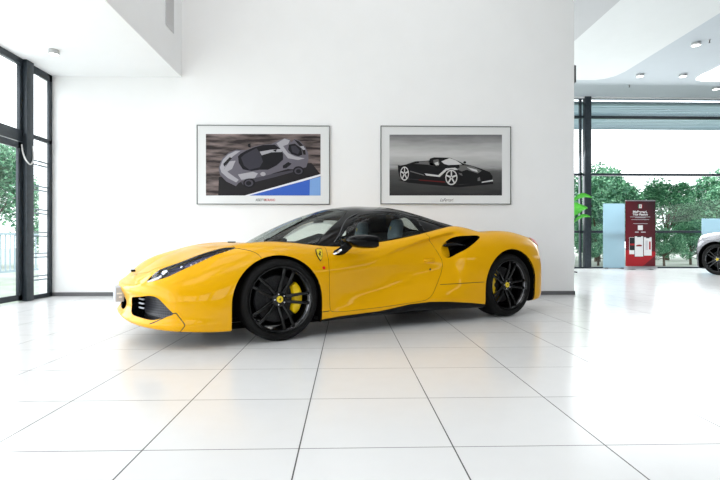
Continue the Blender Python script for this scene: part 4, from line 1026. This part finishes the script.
# ================================================================ outdoors
gmat = noise_mix(mat('garden_ground', (.2, .3, .15), .9), (.30, .36, .28), (.42, .44, .42), 1.2)
gnd = MB(); gnd.add([(-60,-40,-.06),(60,-40,-.06),(60,90,-.06),(-60,90,-.06)], [(0,1,2,3)])
g_ = gnd.build('ground', gmat, fix=False); g_['kind'] = 'structure'
def tree_mesh(seed, h, r, n):
    rnd = random.Random(seed); mb = MB(); cl = []
    for k in range(26):
        a = rnd.random()*2*math.pi; q = rnd.random()**.5*r*.8; z = h*(.16+.76*rnd.random()); q *= 1.05-.6*max(0, (z/h-.6)/.4)
        cl.append((q*math.cos(a), q*math.sin(a), z, r*(.22+.2*rnd.random())))
    for k in range(n):
        c = rnd.choice(cl); u = Vector((rnd.gauss(0,1), rnd.gauss(0,1), rnd.gauss(0,.8))).normalized()*c[3]*(.55+.5*rnd.random())
        p = Vector(c[:3])+u; a = Vector((rnd.gauss(0,1), rnd.gauss(0,1), rnd.gauss(0,1))).normalized(); b_ = a.orthogonal().normalized(); s_ = .028+.045*rnd.random()
        mb.add([p-a*s_*1.6, p-b_*s_*.7, p+a*s_*1.6, p+b_*s_*.7], [(0,1,2,3)], 0 if rnd.random() < .5 else (1 if rnd.random() < .6 else 2))
    return mb, cl
LM = []
for k, c_ in enumerate(((.06,.20,.11), (.16,.38,.22), (.30,.60,.36))):
    m_ = mat('foliage', c_, .6); LM.append(m_)
M['bark'] = noise_mix(mat('bark', (.12, .09, .06), .9), (.09, .065, .045), (.16, .12, .09), 8, bump=.5)
protos = []
for sd in (1, 2):
    mb, cl = tree_mesh(sd, 4.6, 2.0, 15000)
    r_ = empty('leafy_tree', (0, 0, 0), cat='tree'); mb.build('foliage', LM, r_, fix=False)
    tk = MB(); tk.tube([(0,0,-.06),(.05,0,1.2),(0,.08,2.6)], [.13,.10,.05], 10)
    for c_ in cl[:10]: tk.tube([(0.03,.02,.8+.12*c_[2]),(c_[0]*.6,c_[1]*.6,c_[2]*.75),(c_[0],c_[1],c_[2])], [.05,.03,.012], 6)
    tk.build('trunk', M['bark'], r_, smooth=True); protos.append(r_)
spots_t = [(7.8,21.0,1.00,'leafy tree outside the far window, its crown behind the dark column'), (11.9,22.5,1.00,'leafy tree outside the far window behind the red banner'), (16.4,24.2,.88,'leafy tree outside the far window right of the banner'), (20.8,26.5,1.05,'leafy tree outside the far window above the silver car'),
           (9.9,28.5,1.1,'farther leafy tree outside, seen above the pale glass panel'), (14.8,29.5,.9,'farther leafy tree outside, seen to the right of the banner'), (14.0,19.2,.36,'low leafy bush outside the far window right of the banner'), (9.7,18.3,.34,'low leafy bush outside the far window left of the banner'), (-13.0,17.5,1.0,'leafy tree outside the left glass door'), (12.1,18.0,.33,'low leafy bush outside just right of the banner foot'), (16.6,19.5,.42,'low leafy bush outside behind the silver car'), (7.6,17.9,.36,'low leafy bush outside by the dark window column'), (18.9,21.8,.6,'taller leafy bush outside at the right edge')]
for i, (x, y, s_, lb) in enumerate(spots_t):
    o = protos[i % 2] if i < 2 else copy_tree(protos[i % 2])
    o.location = (x, y, -.06); o.rotation_euler = (0, 0, i*1.7); o.scale = (s_*1.1, s_*1.1, s_)
    o['label'] = lb; o['category'] = 'bush' if 'bush' in lb else 'tree'
# ---- balcony railing outside the left door
rl = MB()
rl.box((-8.2,4.0,1.0),(-8.12,13.5,1.06)); rl.box((-8.2,4.0,.1),(-8.12,13.5,.15))
for k in range(60): rl.box((-8.17,4.0+k*.16,.12),(-8.15,4.03+k*.16,1.0))
rl.box((-8.2,4.0,-.06),(-8.12,4.08,1.06)); rl.box((-8.2,13.4,-.06),(-8.12,13.5,1.06))
tag(rl.build('railing', M['louvre2']), 'pale railing outside the left glass door', 'railing')

# ================================================================ light
wd = bpy.data.worlds.new('sky'); SC.world = wd; wd.use_nodes = True
bg = wd.node_tree.nodes['Background']; bg.inputs[0].default_value = (.93, .975, 1, 1); bg.inputs[1].default_value = 2.6
def area(name, loc, rot, sx, sy, e, col=(1, 1, 1)):
    l = bpy.data.lights.new(name, 'AREA'); l.shape = 'RECTANGLE'; l.size = sx; l.size_y = sy; l.energy = e; l.color = col
    o = bpy.data.objects.new(name, l); COL.objects.link(o); o.location = loc; o.rotation_euler = rot; return o
# unseen area lamps added under the high ceiling as fill for hall and car
for k, (x, y) in enumerate(((-1.2,-2.5), (1.6,-2.5), (-1.2,1.4), (1.6,1.4), (-1.2,5.0), (1.6,5.0))):
    area('hall_fill_light', (x, y, 6.85), (0, 0, 0), 1.9, 2.6, 31)
area('left_daylight', (XL-.25, 2.5, 1.7), (0, -math.pi/2, 0), 3.0, 9.5, 170, (.95, .98, 1))
area('far_daylight', (9.5, YR+.3, 3.2), (-math.radians(58), 0, 0), 9, 4.2, 450, (.95, .98, 1))
# ================================================================ camera
cam = bpy.data.cameras.new('camera'); co = bpy.data.objects.new('camera', cam); COL.objects.link(co)
co.location = (0, 0, .8); co.rotation_euler = (math.pi/2, 0, -YAW); cam.sensor_width = 36; cam.lens = 24.0; cam.shift_y = 3.5/720; cam.clip_end = 300
SC.camera = co
SC.view_settings.view_transform = 'Standard'; SC.view_settings.look = 'None'; SC.view_settings.gamma = 1; SC.view_settings.exposure = .22
try: SC.view_settings.use_curve_mapping = False
except Exception: pass
SC.render.film_transparent = False
